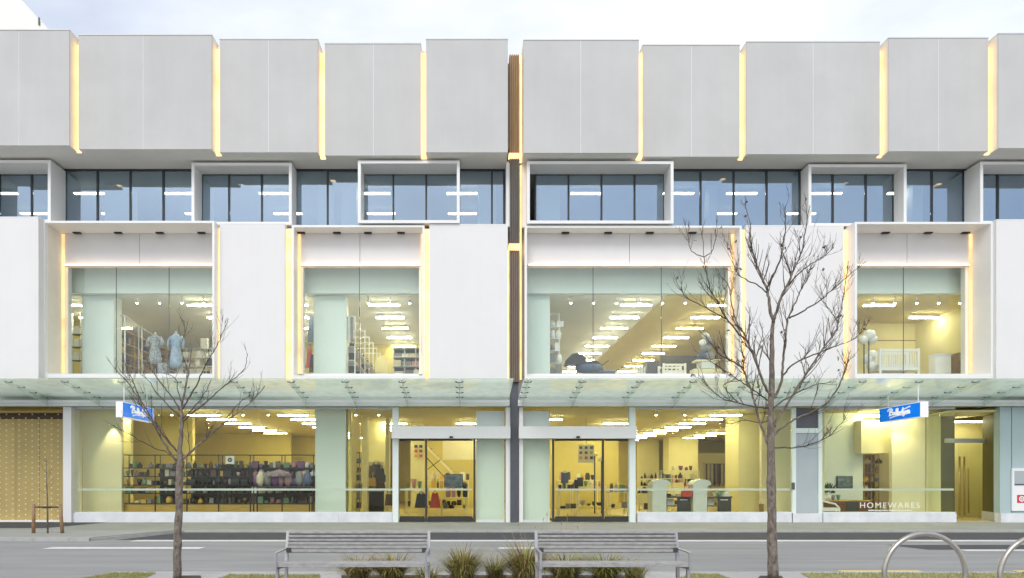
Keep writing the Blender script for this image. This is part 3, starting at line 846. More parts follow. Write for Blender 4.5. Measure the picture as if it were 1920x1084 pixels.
lights(M['tube_2'], F2H, [(-17.6, [0, 1], 'at the far left of the top windows'), (-14.3, [0, 1], 'second row from the left in the top windows'), (-10.9, [0, 1], 'behind the second white box frame'),
      (-7.3, [0, 1], 'right of the second white box frame'), (-3.5, [0, 1], 'behind the third white box frame'), (-0.2, [0, 1], 'left of the bronze slot at the top'),
      (4.5, [0], 'behind the wide white box frame'), (8.0, [0], 'by the right edge of the wide white box frame'), (10.4, [0, 1], 'right of the wide white box frame'), (13.6, [0, 1], 'behind the fifth white box frame'), (16.5, [0], 'between the last two white box frames')], '', 'office ceiling lights')
batten('ceiling_light', M['tube_gf'], (PX(1812, 26.6), 26.6, 3.898), 'single lit batten inside the right hand side entrance', 'ground floor ceiling lights')
batten('ceiling_light', M['tube_gf'], (PX(1690, 25.0), 24.95, 4.08), 'lit batten close behind the homewares lettering', 'ground floor ceiling lights')
# round track spotlights just behind the glass
def spots(rows, group):
    proto = None
    for (x, y, z, lab) in rows:
        if proto is None:
            proto = thing('spotlight', lab, 'spotlight', (x, y, z), group)
            MB().tube([(x, y, z), (x, y, z - 0.12)], 0.012, 5).build('stem', M['white_frame'], proto)
            MB().lathe(x, y, [(0.035, z - 0.22), (0.05, z - 0.2), (0.05, z - 0.12)], 8).build('can', M['white_frame'], proto)
            MB().lathe(x, y, [(0.038, z - 0.235), (0.038, z - 0.222)], 8).build('lens', M['spot'], proto)
        else: dup(proto, (x, y, z), lab, group)
zz = 25.2
sp = []
for nm, lst, h in (('the window with the dresses', [257, 299, 341, 382], 8.235), ('the two pane upstairs window', [691, 730, 768], 8.235), ('the widest upstairs window', [1070, 1113, 1156, 1199, 1242, 1285], 8.235),
                ('the nursery window', [1637, 1678, 1719, 1760, 1800], 8.235)):
    for i, p in enumerate(lst): sp.append((PX(p, zz), zz, h, 'small white spotlight, %s from the left behind %s' % (ORD[i], nm)))
for nm, lst in (('the ground floor window with black shelving', [240, 322, 412, 456, 503]), ('the narrow window beside the left entrance', [667, 710]), ('the window with the counters', [1230, 1284])):
    for i, p in enumerate(lst): sp.append((PX(p, 24.95), 24.95, 4.08, 'small white spotlight, %s from the left behind %s' % (ORD[i], nm)))
spots(sp, 'track spotlights behind the glass')
def wash(px_, Z, h, tx, tz, th, en, size=70):
    l = bpy.data.lights.new('spot_beam', 'SPOT'); l.energy = en; l.spot_size = R(size); l.spot_blend = .6; l.color = (1, .88, .60); l.shadow_soft_size = .04
    o = bpy.data.objects.new('spot_beam', l); col.objects.link(o)
    p = Vector((PX(px_, Z), Z, h)); t_ = Vector((PX(tx, tz), tz, th)); o.location = p
    o.rotation_euler = (t_ - p).to_track_quat('-Z', 'Y').to_euler()
wash(207, 24.6, 3.7, 210, 24.85, 1.6, 60, 60)
wash(1690, 24.8, 3.6, 1700, 25.4, 1.5, 40, 100)


# --- shelving and goods
def pal(name, c): return mat(name, c, 0.5, 0.12, 8)
GOODS = [pal('goods_black', (0.02, 0.018, 0.015)), pal('goods_brown', (0.10, 0.06, 0.03)), pal('goods_cream', (0.62, 0.55, 0.38)), pal('goods_grey', (0.22, 0.22, 0.22)),
         pal('goods_green', (0.16, 0.28, 0.17)), pal('goods_blue', (0.07, 0.11, 0.20)), pal('goods_plum', (0.20, 0.07, 0.20)), pal('goods_rose', (0.55, 0.28, 0.30)),
         pal('goods_white', (0.80, 0.80, 0.78)), pal('goods_amber', (0.60, 0.36, 0.05)), pal('goods_red', (0.55, 0.06, 0.03))]
CN = ['black', 'brown', 'cream', 'grey', 'green', 'blue', 'plum', 'rose', 'white', 'amber', 'red']
gproto = {}
def good(kind, ci, x, y, z, w_, h, where, group):
    """one small ware standing on something; meshes shared between wares of a kind and size"""
    key = (kind, ci, round(w_, 2), round(h, 2))
    lab = '%s %s %s' % (CN[ci], kind, where)
    nm = kind.replace(' ', '_')
    if key in gproto:
        o = gproto[key].copy(); col.objects.link(o); o.location = (x, y, z)
        tag(o, lab, kind, group); return o
    b = MB(); r_ = w_ / 2
    if kind == 'bottle': b.lathe(x, y, [(r_ * .9, z), (r_, z + h * .1), (r_, z + h * .55), (r_ * .4, z + h * .75), (r_ * .35, z + h)], 7)
    elif kind == 'bowl': b.lathe(x, y, [(r_ * .45, z), (r_ * .8, z + h * .4), (r_, z + h), (r_ * .9, z + h), (r_ * .6, z + h * .5)], 9)
    elif kind == 'jar': b.lathe(x, y, [(r_ * .8, z), (r_, z + h * .15), (r_, z + h * .75), (r_ * .7, z + h * .82), (r_ * .75, z + h)], 8)
    elif kind == 'cushion': b.lathe(x, y, [(r_ * .5, z), (r_, z + h * .35), (r_ * .9, z + h * .75), (r_ * .3, z + h)], 8, sx=1.2, sy=.8)
    elif kind == 'bag':
        b.prism([(x - r_, z), (x + r_, z), (x + r_ * .8, z + h * .65), (x - r_ * .8, z + h * .65)], 'y', y - .07, y + .07)
        b.tube([(x - r_ * .5, y, z + h * .65), (x - r_ * .4, y, z + h * .95), (x + r_ * .4, y, z + h * .95), (x + r_ * .5, y, z + h * .65)], .012, 5)
    elif kind == 'book':
        b.box(x - r_, x + r_, y - .1, y + .1, z, z + h).box(x - r_ * .8, x + r_ * .8, y - .104, y - .1, z + h * .6, z + h * .8)
    else:
        b.box(x - r_, x + r_, y - .09, y + .09, z, z + h * .86).box(x - r_ * 1.03, x + r_ * 1.03, y - .095, y + .095, z + h * .86, z + h)
    o = b.build(nm, GOODS[ci])
    gproto[key] = o
    return tag(o, lab, kind, group)
def shelf_unit(name, label, cat, x0, x1, y0, y1, z0, z1, nb, hs, m, back=None, t=0.025):
    r_ = thing(name, label, cat, ((x0 + x1) / 2, (y0 + y1) / 2, z0))
    for k in range(nb + 1):
        xx = x0 + (x1 - x0) * k / nb
        for yy in (y0, y1 - t):
            BX('upright', M[m], r_, xx - t / 2, xx + t / 2, yy, yy + t, z0, z1)
    for h in hs:
        BX('shelf', M[m], r_, x0 - .004, x1 + .004, y0 - .003, y1 + .003, h - t, h)
    if back: BX('back_panel', M[back], r_, x0, x1, y1 + .004, y1 + .02, z0, z1)
    return r_
def fill(x0, x1, y, h, hmax, where, group, dens, cols, kinds, wmin=.07, wmax=.2):
    x = x0; cnt = 0
    while x < x1:
        w_ = round(rnd.uniform(wmin, wmax) * 20) / 20 or .05
        if rnd.random() < dens:
            hh = max(.05, round(rnd.uniform(.4, .92) * hmax * 20) / 20)
            good(rnd.choice(kinds), rnd.choice(cols), x + w_ / 2, y + rnd.uniform(-.05, .05), h, w_, hh, (where + ', %s along' % ORD[min(cnt, 11)]) if len(where.split()) < 13 else where, group); cnt += 1
        x += w_ + rnd.uniform(.015, .06)

ZS = 25.05
sx0, sx1 = PX(231, ZS), PX(588, ZS)
htop, hbase = PH(852.5, ZS), PH(944, ZS)
hs = [htop, PH(877, ZS), PH(893, ZS), PH(909, ZS), PH(925, ZS), hbase]
uni = shelf_unit('display_shelving', 'long black metal display shelving with timber drawers behind the lower left window', 'shelving', sx0, sx1, ZS, ZS + .45, 0.02, htop, 6, hs, 'black')
for k in range(6):
    a, b = sx0 + (sx1 - sx0) * k / 6, sx0 + (sx1 - sx0) * (k + 1) / 6
    BX('drawer', M['timber'], uni, a + .02, b - .02, ZS + .03, ZS + .42, 0.05, hbase - .03)
SHN = ['second', 'third', 'fourth', 'fifth', 'bottom']
for i, h in enumerate(hs[1:]):
    for k in range(6):
        a, b = sx0 + (sx1 - sx0) * k / 6, sx0 + (sx1 - sx0) * (k + 1) / 6
        where = 'on the %s shelf, %s bay of the black shelving' % (SHN[i], ORD[k])
        fill(a + .03, b - .08, ZS + .2, h, .30, where, 'wares on the long black shelving', .97 if k else .75, [0, 0, 0, 1, 1, 2, 3, 4, 0, 9, 3] if k < 4 else [0, 1, 3, 4, 3, 6, 7, 5, 2, 8], ['bottle', 'jar', 'carton', 'book', 'bowl', 'bottle'], .08, .24)
# flower card propped on the shelving
cd = tag(MB().box(PX(424, ZS), PX(440, ZS), ZS - .05, ZS - .03, PH(870, ZS), PH(855, ZS)).build('framed_card', M['signwhite']), 'white square card with a dark round motif on the black shelving', 'card')
mo = MB(); cx, cz = PX(432, ZS), PH(862.5, ZS)
for k in range(6):
    a = k * math.pi / 3
    px_, pz_ = cx + .055 * math.cos(a), cz + .055 * math.sin(a)
    mo.prism([(px_ + .035 * math.cos(t * math.pi / 4), pz_ + .035 * math.sin(t * math.pi / 4)) for t in range(8)], 'y', ZS - .056 - .0004 * k, ZS - .0505)
mo.build('motif', GOODS[1], cd)
# soft furnishings heaped on a table in front of the right end of the shelving
ZT = 24.6
for k in range(1, 6):
    a, b = sx0 + (sx1 - sx0) * k / 6, sx0 + (sx1 - sx0) * (k + 1) / 6
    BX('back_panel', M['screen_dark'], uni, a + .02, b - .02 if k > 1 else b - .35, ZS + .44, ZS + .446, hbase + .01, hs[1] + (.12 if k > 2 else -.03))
tb = thing('display_table', 'low display table heaped with cushions right of the black shelving', 'table', (PX(530, ZT), ZT, 0.02))
BX('table_top', M['charcoal'], tb, PX(474, ZT), PX(586, ZT), ZT - .2, ZT + .3, PH(912, ZT) - .04, PH(912, ZT))
for a in (478, 582):
    for yy in (ZT - .17, ZT + .25):
        BX('leg', M['black'], tb, PX(a, ZT) - .02, PX(a, ZT) + .02, yy, yy + .04, 0.02, PH(912, ZT) - .041)
ht = PH(912, ZT)
for i in range(14):
    c = rnd.choice([6, 6, 7, 3, 2, 0, 8, 5])
    good('cushion', c, PX(482 + 7.3 * i, ZT), ZT + rnd.uniform(-.08, .1), ht, .25, rnd.choice([.3, .4, .5, .55]), '%s from the left in the heap beside the black shelving' % (ORD + ['thirteenth', 'fourteenth'])[i], 'cushions heaped on the low table')
um = MB()
ux, uz = PX(525, ZT), PH(893, ZT)
um.lathe(ux, ZT - .1, [(.46, uz - .02), (.42, uz + .08), (.28, uz + .17), (.1, uz + .22), (.02, uz + .25)], 10)
tag(um.build('umbrella', mat('pale_umbrella', (0.24, 0.19, 0.22), .6, .5, 5)), 'open pale mauve umbrella above the heap of cushions', 'umbrella')

# narrow window beside the left entrance: tall shelf and dark bag display
za = 26.0
u2 = shelf_unit('tall_shelf', 'narrow tall dark shelf stacked with frames beside the pale pillar', 'shelving', PX(659, za), PX(674, za), za, za + .4, 0.02, PH(848, za), 1, [PH(y, za) for y in (848, 867, 884, 900, 917, 935, 952)], 'charcoal')
for i, y_ in enumerate((867, 884, 900, 917, 935, 952)):
    fill(PX(660, za), PX(672, za), za + .15, PH(y_, za), .28, 'on shelf %s from the top of the narrow tall shelf' % ORD[i], 'frames on the narrow tall shelf', .95, [3, 0, 8, 1, 3], ['carton', 'book', 'jar'], .1, .15)
zb = 28.6
bs = thing('bag_stand', 'dark display stand hung with round bags behind the narrow window', 'display stand', (PX(703, zb), zb, 0.02))
BX('panel', M['wall_int'], bs, PX(687, zb), PX(720, zb), zb + .1, zb + .14, 0.05, PH(866, zb))
BX('base', M['black'], bs, PX(687, zb), PX(720, zb), zb - .25, zb + .09, 0.02, PH(922, zb))
i = 0
for (px_, py_, s_) in ((689, 890, .3), (697, 880, .33), (706, 878, .34), (713, 886, .32), (717, 898, .3), (708, 897, .32), (714, 910, .34), (690, 908, .36)):
    h0_ = PH(py_ + 6, zb)
    good('bag', rnd.choice([0, 0, 1, 0]), PX(px_, zb), zb - .06, h0_, .4, .45, 'number %s along the bag stand behind the narrow window' % ORD[i], 'dark bags on the display stand'); i += 1
good('bag', 9, PX(699, zb), zb - .2, PH(912, zb), .35, .55, 'hooked on the front of the dark bag stand', None)
good('bag', 1, PX(731, 27.5), 27.5, PH(948, 27.5), .4, .7, 'standing by the left entrance post', None)

# left entrance interior
z1_ = 30.0
for i, (px_, py_) in enumerate([(780, 837), (789, 837), (780, 846), (789, 846), (780, 855), (789, 855)]):
    p = tag(MB().box(PX(px_ - 3, 30.9), PX(px_ + 3, 30.9), 30.88, 30.9, PH(py_ + 2.6, 30.9), PH(py_ - 2.6, 30.9)).build('picture', GOODS[[0, 0, 10, 1, 9, 10][i]]),
            'small dark picture on the pillar inside the left entrance, %s row %s' % (['top', 'top', 'middle', 'middle', 'bottom', 'bottom'][i], 'left' if i % 2 == 0 else 'right'), 'picture', 'six pictures inside the left entrance')
stc = thing('staircase', 'cream staircase with diagonal railing seen through the left entrance', 'staircase', (PX(825, 32.4), 32.4, 0.02))
xs0, xs1 = PX(800, 32.2), PX(850, 32.2)
MB().prism([(xs0, PH(835, 32.2)), (xs0, PH(841, 32.2)), (xs1, PH(892, 32.2)), (xs1, PH(885, 32.2))], 'y', 32.2, 32.25).build('stringer', M['wall_int'], stc)
MB().tube([(xs0, 32.1, PH(850, 32.2) - .2), (xs1, 32.1, PH(905, 32.2) - .2)], .025, 6).build('lower_rail', M['black'], stc)
MB().tube([(PX(802, 32.1), 32.1, PH(880, 32.1)), (PX(826, 32.1), 32.1, PH(862, 32.1))], .02, 6).build('brace', M['black'], stc)
for k in range(8):
    t = k / 8; BX('tread', M['timber'], stc, xs0 + (xs1 - xs0) * t, xs0 + (xs1 - xs0) * t + .22, 32.26, 33.2, PH(840 + 50 * t, 32.2) - .03, PH(840 + 50 * t, 32.2))
def table(px0, px1, Z, h, label, m='palecream', goods=None, shelf=True):
    x0, x1 = PX(px0, Z), PX(px1, Z)
    t = thing('shop_table', label, 'table', ((x0 + x1) / 2, Z, 0.02))
    BX('table_top', M[m], t, x0, x1, Z - .35, Z + .35, h - .04, h)
    for xx in (x0 + .03, x1 - .07):
        for yy in (Z - .33, Z + .29):
            BX('leg', M[m], t, xx, xx + .04, yy, yy + .04, 0.02, h - .041)
    if shelf: BX('lower_shelf', M[m], t, x0 + .072, x1 - .072, Z - .3, Z + .3, .3, .33)
    if goods:
        fill(x0 + .05, x1 - .1, Z - .1, h, .48, 'on %s' % goods, 'wares on %s' % goods, .9, [0, 1, 2, 7, 8, 4, 9], ['jar', 'carton', 'bowl', 'bottle', 'book'], .1, .25)
        if shelf: fill(x0 + .1, x1 - .15, Z - .1, .33, .28, 'under %s' % goods, 'wares under %s' % goods, .8, [0, 1, 0, 3], ['carton', 'jar', 'bowl'], .15, .3)
    return t
table(826, 878, 28.0, PH(932, 28.0), 'cream display table inside the left entrance', goods='the cream table inside the left entrance')
table(800, 872, 31.5, PH(915, 31.5), 'long cream table further inside the left entrance', goods='the further table inside the left entrance')
table(760, 797, 30.0, PH(915, 30.0), 'narrow cream table at the left of the left entrance', goods='the narrow table at the left of the left entrance')
sg = thing('screen_stand', 'blue and black screen standing on the cream table', 'screen', (PX(850, 27.9), 27.9, PH(932, 28.0)))
BX('bezel', M['black'], sg, PX(833, 27.9), PX(868, 27.9), 27.9, 27.94, PH(914, 27.9), PH(889, 27.9))
BX('display', mat('screen_picture', (0.05, 0.14, 0.30), .3, 0, 5, c2=(0.30, 0.42, 0.55)), sg, PX(834, 27.9), PX(867, 27.9), 27.893, 27.899, PH(913, 27.9), PH(890, 27.9))
BX('foot', M['black'], sg, PX(848, 27.9), PX(853, 27.9), 27.9, 27.95, PH(932, 28.0), PH(914, 27.9) - .001)
cl = MB(); 
xr, zr_ = PX(816, 27.2), 27.2
cl.prism([(xr - .22, PH(952, zr_)), (xr + .22, PH(952, zr_)), (xr + .12, PH(925, zr_)), (xr - .12, PH(925, zr_))], 'y', zr_ - .12, zr_ + .12)
cl.tube([(xr - .1, zr_, PH(925, zr_)), (xr, zr_, PH(920, zr_)), (xr + .1, zr_, PH(925, zr_))], .02, 5)
tag(cl.build('tote_bag', GOODS[10]), 'dark red bag standing in front of the cream table', 'bag')
xr = PX(790, 27.2)
cl = MB().prism([(xr - .26, PH(952, zr_)), (xr + .26, PH(952, zr_)), (xr + .16, PH(926, zr_)), (xr - .16, PH(926, zr_))], 'y', zr_ - .15, zr_ + .15).tube([(xr - .1, zr_, PH(926, zr_)), (xr, zr_, PH(921, zr_)), (xr + .1, zr_, PH(926, zr_))], .02, 5)
tag(cl.build('tote_bag', GOODS[0]), 'black bag standing left of the dark red bag', 'bag')

# right entrance interior
pb_ = thing('poster', 'cream poster with nine small pictures hanging inside the right entrance', 'poster', (PX(1099, 28.5), 28.5, PH(868, 28.5)))
BX('sheet', M['palecream'], pb_, PX(1084, 28.5), PX(1114, 28.5), 28.5, 28.52, PH(868, 28.5), PH(834, 28.5))
for i in range(9):
    px_, py_ = 1089 + 10 * (i % 3), 839.5 + 9.5 * (i // 3)
    BX('print', GOODS[[5, 5, 5, 6, 6, 9, 9, 10, 0][i]], pb_, PX(px_ - 2.6, 28.5), PX(px_ + 2.6, 28.5), 28.494, 28.499, PH(py_ + 2.6, 28.5), PH(py_ - 2.6, 28.5))
MB().tube([(PX(1099, 28.51), 28.51, PH(834, 28.5)), (PX(1099, 28.51), 28.51, 4.083)], .008, 5).build('wire', M['charcoal'], pb_)
table(1045, 1085, 28.0, PH(918, 28.0), 'cream display table just inside the right entrance', goods='the cream table just inside the right entrance')
table(1070, 1135, 31.0, PH(912, 31.0), 'long cream table further inside the right entrance', goods='the further table inside the right entrance')
table(1140, 1176, 28.6, PH(922, 28.6), 'cream display table behind the right door leaf', goods='the table behind the right door leaf')
table(1200, 1236, 27.0, PH(925, 27.0), 'low cream table by the right entrance post', goods='the low table by the right entrance post')
table(1236, 1300, 32.5, PH(905, 32.5), 'cream table far back between the two counters', goods='the far table between the counters')
table(1046, 1120, 33.8, PH(900, 33.8), 'cream table along the back wall of the right entrance', goods='the back table of the right entrance', shelf=False)
table(800, 880, 34.5, PH(900, 34.5), 'cream table along the back of the left entrance', goods='the back table of the left entrance', shelf=False)
bb = MB().box(PX(1052, 27.8), PX(1066, 27.8), 27.8, 27.84, PH(906, 27.8), PH(886, 27.8)).tube([(PX(1054, 27.8), 27.82, PH(886, 27.8)), (PX(1059, 27.8), 27.82, PH(883, 27.8)), (PX(1064, 27.8), 27.82, PH(886, 27.8))], .012, 5)
bb.box(PX(1057, 27.8), PX(1061, 27.8), 27.8, 27.83, PH(918, 28.0), PH(906, 27.8) - .001)
tag(bb.build('sign_board', GOODS[5]), 'dark blue upright sign on the table inside the right entrance', 'sign')
for i, (px_, h_) in enumerate(((1128, 890), (1115, 880))):
    m_ = thing('floor_lamp', ['slim dark post lamp right of the poster', 'slim dark post lamp below the poster'][i], 'lamp', (PX(px_, 30.0), 30.0, .02))
    MB().tube([(PX(px_, 30), 30, .02), (PX(px_, 30), 30, PH(h_ - 25, 30))], .03, 6).build('post', M['charcoal'], m_)
    MB().lathe(PX(px_, 30), 30, [(.16, PH(h_ - 25, 30)), (.1, PH(h_ - 33, 30))], 8).build('lamp_shade', M['palecream'], m_)

# shop counters in the right window
def counter(px0, Z, label, second):
    s_ = Z / 1280.0
    x0 = PX(px0, Z)
    c = thing('shop_counter', label, 'counter', (x0 + .6, Z, 0.02), 'shop counters in the right window')
    hw = .30
    arch = [(x0, .02), (x0 + .5, .02), (x0 + .5, PH(914, Z))]
    cxa, cza, ra = x0 + .34, PH(908, Z), .34
    arch = [(x0, .02), (x0 + .52, .02), (x0 + .52, cza - .1)] + [(cxa + ra * math.cos(t), cza + ra * .55 * math.sin(t)) for t in [0.0, .5, 1.0, 1.5, 2.0, 2.5, 3.14]]
    MB().prism(arch, 'y', Z - .1, Z + .55).build('end_panel', M['alu'], c)
    xe = x0 + 1.45
    BX('counter_top', M['charcoal'], c, x0 + .53, xe + .02, Z - .05, Z + .6, PH(931, Z) - .05, PH(931, Z))
    BX('front_panel', M['charcoal'], c, x0 + .95, xe, Z, Z + .03, .05, PH(931, Z) - .052)
    BX('logo_print', M['signwhite'], c, x0 + 1.05, xe - .12, Z - .004, Z - .001, PH(938, Z), PH(936.6, Z))
    BX('inner_shelf', M['black'], c, x0 + .53, x0 + .948, Z + .05, Z + .5, PH(950, Z), PH(948, Z))
    BX('side_panel', M['black'], c, x0 + .53, x0 + .58, Z + .02, Z + .049, .05, PH(931, Z) - .052)
    fill(x0 + .6, xe - .1, Z + .2, PH(931, Z), .2, label.split(' with')[0].replace('pale', 'on the pale'), 'wares on the shop counters', .7, [0, 2, 8, 4], ['carton', 'bowl', 'jar'], .1, .25)
    good('carton', 8, x0 + .75, Z + .3, PH(948, Z), .25, .25, 'inside the open shelf of the %s counter' % second, None)
    return c, xe
c1, xe1 = counter(1222, 25.4, 'pale arched counter nearer the right entrance with charcoal front', 'left')
c2, xe2 = counter(1298, 25.4, 'pale arched counter further right with charcoal front', 'right')
good('carton', 10, PX(1284, 25.5), 25.3, PH(931, 25.4), .35, .2, 'on the left charcoal counter', None)
good('bag', 10, PX(1287, 25.6), 25.55, PH(931, 25.4), .35, .45, 'behind the red carton on the left counter', None)
# low wall shelves and racks behind the counters
u3 = shelf_unit('wall_shelf', 'low shelf of bottles at the back left of the right window', 'shelving', PX(1196, 30.0), PX(1234, 30.0), 30.0, 30.4, 0.02, PH(884, 30), 2, [PH(y, 30) for y in (884, 897, 911, 926)], 'palecream')
for i, y_ in enumerate((897, 911, 926)):
    fill(PX(1197, 30), PX(1232, 30), 30.15, PH(y_, 30), .27, 'on row %s of the low shelf behind the left counter' % ORD[i], 'bottles on the low back shelf', .9, [0, 1, 0, 1, 9], ['bottle', 'jar', 'carton'], .1, .15)
u4 = shelf_unit('wall_shelf', 'open cream shelf of ornaments between the two counters', 'shelving', PX(1240, 29.0), PX(1312, 29.0), 29.0, 29.4, 0.02, PH(882, 29), 3, [PH(y, 29) for y in (882, 897, 912)], 'palecream')
for i, y_ in enumerate((882, 897, 912)):
    fill(PX(1241, 29), PX(1308, 29), 29.2, PH(y_, 29), .3, 'on row %s of the open cream shelf between the counters' % ORD[i], 'ornaments on the open cream shelf', .6, [0, 6, 2, 5, 1], ['bottle', 'jar', 'bowl'], .1, .25)
sr = thing('scarf_rack', 'wide rack of brown patterned scarves behind the right counter', 'rack', (PX(1343, 42.8), 42.8, 0.02))
BX('back_board', M['palecream'], sr, PX(1310, 42.8), PX(1368, 42.8), 42.9, 42.94, .05, PH(850, 42.8))
MB().tube([(PX(1318, 42.8), 42.8, PH(870, 42.8)), (PX(1366, 42.8), 42.8, PH(870, 42.8))], .02, 6).build('rail', M['charcoal'], sr)
for k in range(13):
    a = 1319 + 3.6 * k
    tag(MB().prism([(PX(a, 42.8), PH(870, 42.8)), (PX(a + 2.6, 42.8), PH(870, 42.8)), (PX(a + 3.1, 42.8), PH(913 - rnd.uniform(0, 9), 42.8)), (PX(a - .4, 42.8), PH(913 - rnd.uniform(0, 9), 42.8))], 'y', 42.70, 42.75).build('scarf', rnd.choice([GOODS[1], GOODS[1], GOODS[2], GOODS[0], GOODS[3]])),
        'patterned scarf, %s from the left in the row behind the right counter' % (ORD + ['thirteenth'])[k], 'scarf', 'scarves hanging behind the right counter')
tag(MB().box(PX(1424, 26.15), PX(1431, 26.15), 26.1, 26.19, PH(960, 26.1), PH(945, 26.1)).box(PX(1425, 26.1), PX(1430, 26.1), 26.08, 26.1, PH(952, 26.1), PH(948, 26.1)).build('floor_box', M['stake']), 'small brown box at the foot of the wall right of the counters', 'box')

# homewares window
zh = 25.6
sb = thing('sideboard', 'dark timber sideboard in the homewares window', 'sideboard', (PX(1587, zh), zh, 0.02))
BX('top', M['timber'], sb, PX(1543, zh), PX(1632, zh), zh - .02, zh + .5, PH(938, zh) - .04, PH(938, zh))
for k, mm in enumerate(('timber', 'timber', 'charcoal', 'timber')):
    a, b = 1544 + 21.8 * k, 1544 + 21.8 * (k + 1) - .8
    BX('cabinet_door', mat('walnut_door', (0.13, 0.055, 0.015), .4, .25, 6, stretch=(.5, 1, 6)) if mm == 'timber' else M['charcoal'], sb, PX(a, zh), PX(b, zh), zh, zh + .48, .2, PH(938, zh) - .041)
for a in (1546, 1628): BX('leg', M['black'], sb, PX(a, zh) - .03, PX(a, zh) + .03, zh + .1, zh + .16, .02, .2)
for i, (px_, k_, c_) in enumerate(((1550, 'jar', 8), (1558, 'jar', 8), (1566, 'bowl', 3), (1576, 'bowl', 4))):
    good(k_, c_, PX(px_, zh), zh + .15, PH(938, zh), .15, .2, 'on the sideboard, %s from the left' % ORD[i], None)
lp = thing('table_lamp', 'small lamp with a square cream shade on the sideboard', 'lamp', (PX(1547, zh), zh + .3, PH(938, zh)))
MB().tube([(PX(1547, zh), zh + .3, PH(938, zh)), (PX(1547, zh), zh + .3, PH(900, zh))], .025, 6).build('stem', M['charcoal'], lp)
BX('lamp_shade', M['palecream'], lp, PX(1541, zh), PX(1553, zh), zh + .18, zh + .42, PH(900, zh), PH(884, zh))
plp = thing('potted_plant', 'leafy pot plant on the sideboard beside the dark picture', 'plant', (PX(1556, zh), zh + .1, PH(938, zh)))
MB().lathe(PX(1556, zh), zh + .1, [(.08, PH(938, zh)), (.11, PH(928, zh))], 8).build('pot', GOODS[8], plp)
lf = MB()
for k in range(60):
    a, b = rnd.uniform(0, 6.28), rnd.uniform(.3, 1.4)
    L = rnd.uniform(.2, .5)
    p0 = Vector((PX(1556, zh), zh + .1, PH(927, zh))); d = Vector((math.cos(a) * math.cos(b), math.sin(a) * math.cos(b) * .5, math.sin(b)))
    p1 = p0 + d * L; sdv = d.cross(Vector((rnd.random(), rnd.random(), .2))).normalized() * .035
    lf.add([p0 + d * L * .4, p0 + d * L * .7 + sdv, p1, p0 + d * L * .7 - sdv], [(0, 1, 2, 3)])
lf.build('leaves', mat('plant_leaf', (0.05, 0.09, 0.035), .6, .4, 9), plp)
pc = tag(MB().box(PX(1570, 26.4), PX(1600, 26.4), 26.44, 26.49, PH(916, 26.4), PH(893, 26.4)).build('wall_picture', M['black']), 'dark framed picture on the pale green wall above the sideboard', 'picture')
BX('print', mat('picture_print', (0.03, 0.06, 0.08), .4, 0, 9, c2=(0.20, 0.26, 0.28)), pc, PX(1572, 26.4), PX(1598, 26.4), 26.434, 26.439, PH(914.5, 26.4), PH(894.5, 26.4))
ch = thing('armchair', 'white curved chair in front of the sideboard', 'chair', (PX(1555, 24.9), 24.9, 0.02))
MB().tube([(PX(1538, 24.9), 24.9, PH(938, 24.9)), (PX(1552, 24.9), 24.9, PH(942, 24.9)), (PX(1566, 24.9), 24.9, PH(945, 24.9)), (PX(1573, 24.9), 24.9, PH(952, 24.9)), (PX(1574, 24.9), 24.9, PH(960, 24.9))], [.03, .035, .035, .03, .025], 7).build('arm', GOODS[8], ch)
BX('seat', GOODS[8], ch, PX(1536, 24.9), PX(1570, 24.9), 24.7, 25.2, PH(958, 24.9), PH(952, 24.9))
for a in (1540, 1566): BX('leg', GOODS[8], ch, PX(a, 24.9) - .02, PX(a, 24.9) + .02, 24.8, 24.84, .02, PH(958, 24.9) - .001)
zh2 = 27.0
u5 = shelf_unit('ornament_shelf', 'tall timber shelf of ornaments in the homewares window', 'shelving', PX(1621, zh2), PX(1648, zh2), zh2, zh2 + .3, 0.02, PH(852, zh2), 2, [PH(y, zh2) for y in (852, 869, 886, 903, 920, 937)], 'timber', back='stake')
for i, y_ in enumerate((869, 886, 903, 920, 937)):
    fill(PX(1622, zh2), PX(1646, zh2), zh2 + .1, PH(y_, zh2), .3, 'on row %s of the tall ornament shelf' % ORD[i], 'ornaments in the homewares window', .95, [1, 2, 9, 3, 8], ['jar', 'bowl', 'bottle'], .1, .25)
pn = thing('pendant_box', 'square warm lit pendant box in the homewares window', 'lamp', (PX(1642, 26.0), 26.0, PH(850, 26.0)))
BX('shade', M['palecream'], pn, PX(1615, 26.0), PX(1671, 26.0), 26.0, 26.5, PH(850, 26.0), PH(788, 26.0))
BX('glow_strip', M['tube_gf'], pn, PX(1616, 26.0), PX(1655, 26.0), 25.9, 25.96, PH(783, 26.0), PH(779.5, 26.0))
# vinyl lettering on the homewares pane
def text_mesh(name, s, size, m, parent, loc, width=None, extrude=0.002, rotx=90):
    cu = bpy.data.curves.new(name, 'FONT'); cu.body = s; cu.size = size; cu.extrude = extrude; cu.align_x = 'CENTER'; cu.offset = 0.0
    cu.space_character = 1.25
    o = bpy.data.objects.new(name + '_tmp', cu); col.objects.link(o)
    bpy.context.view_layer.update()
    me = bpy.data.meshes.new_from_object(o.evaluated_get(bpy.context.evaluated_depsgraph_get()))
    bpy.data.objects.remove(o); bpy.data.curves.remove(cu)
    xs = [v.co.x for v in me.vertices]
    k = width / (max(xs) - min(xs)) if width else 1
    for v in me.vertices: v.co = Vector((v.co.x * k, -v.co.z, v.co.y))
    me.materials.clear(); me.materials.append(m)
    ob = bpy.data.objects.new(name, me); col.objects.link(ob)
    ob.parent = parent; ob.location = Vector(loc) - WL[parent.name]; WL[ob.name] = Vector(loc)
    return ob
vinyl = mat('white_vinyl', (0.85, 0.85, 0.80), .5, .02)
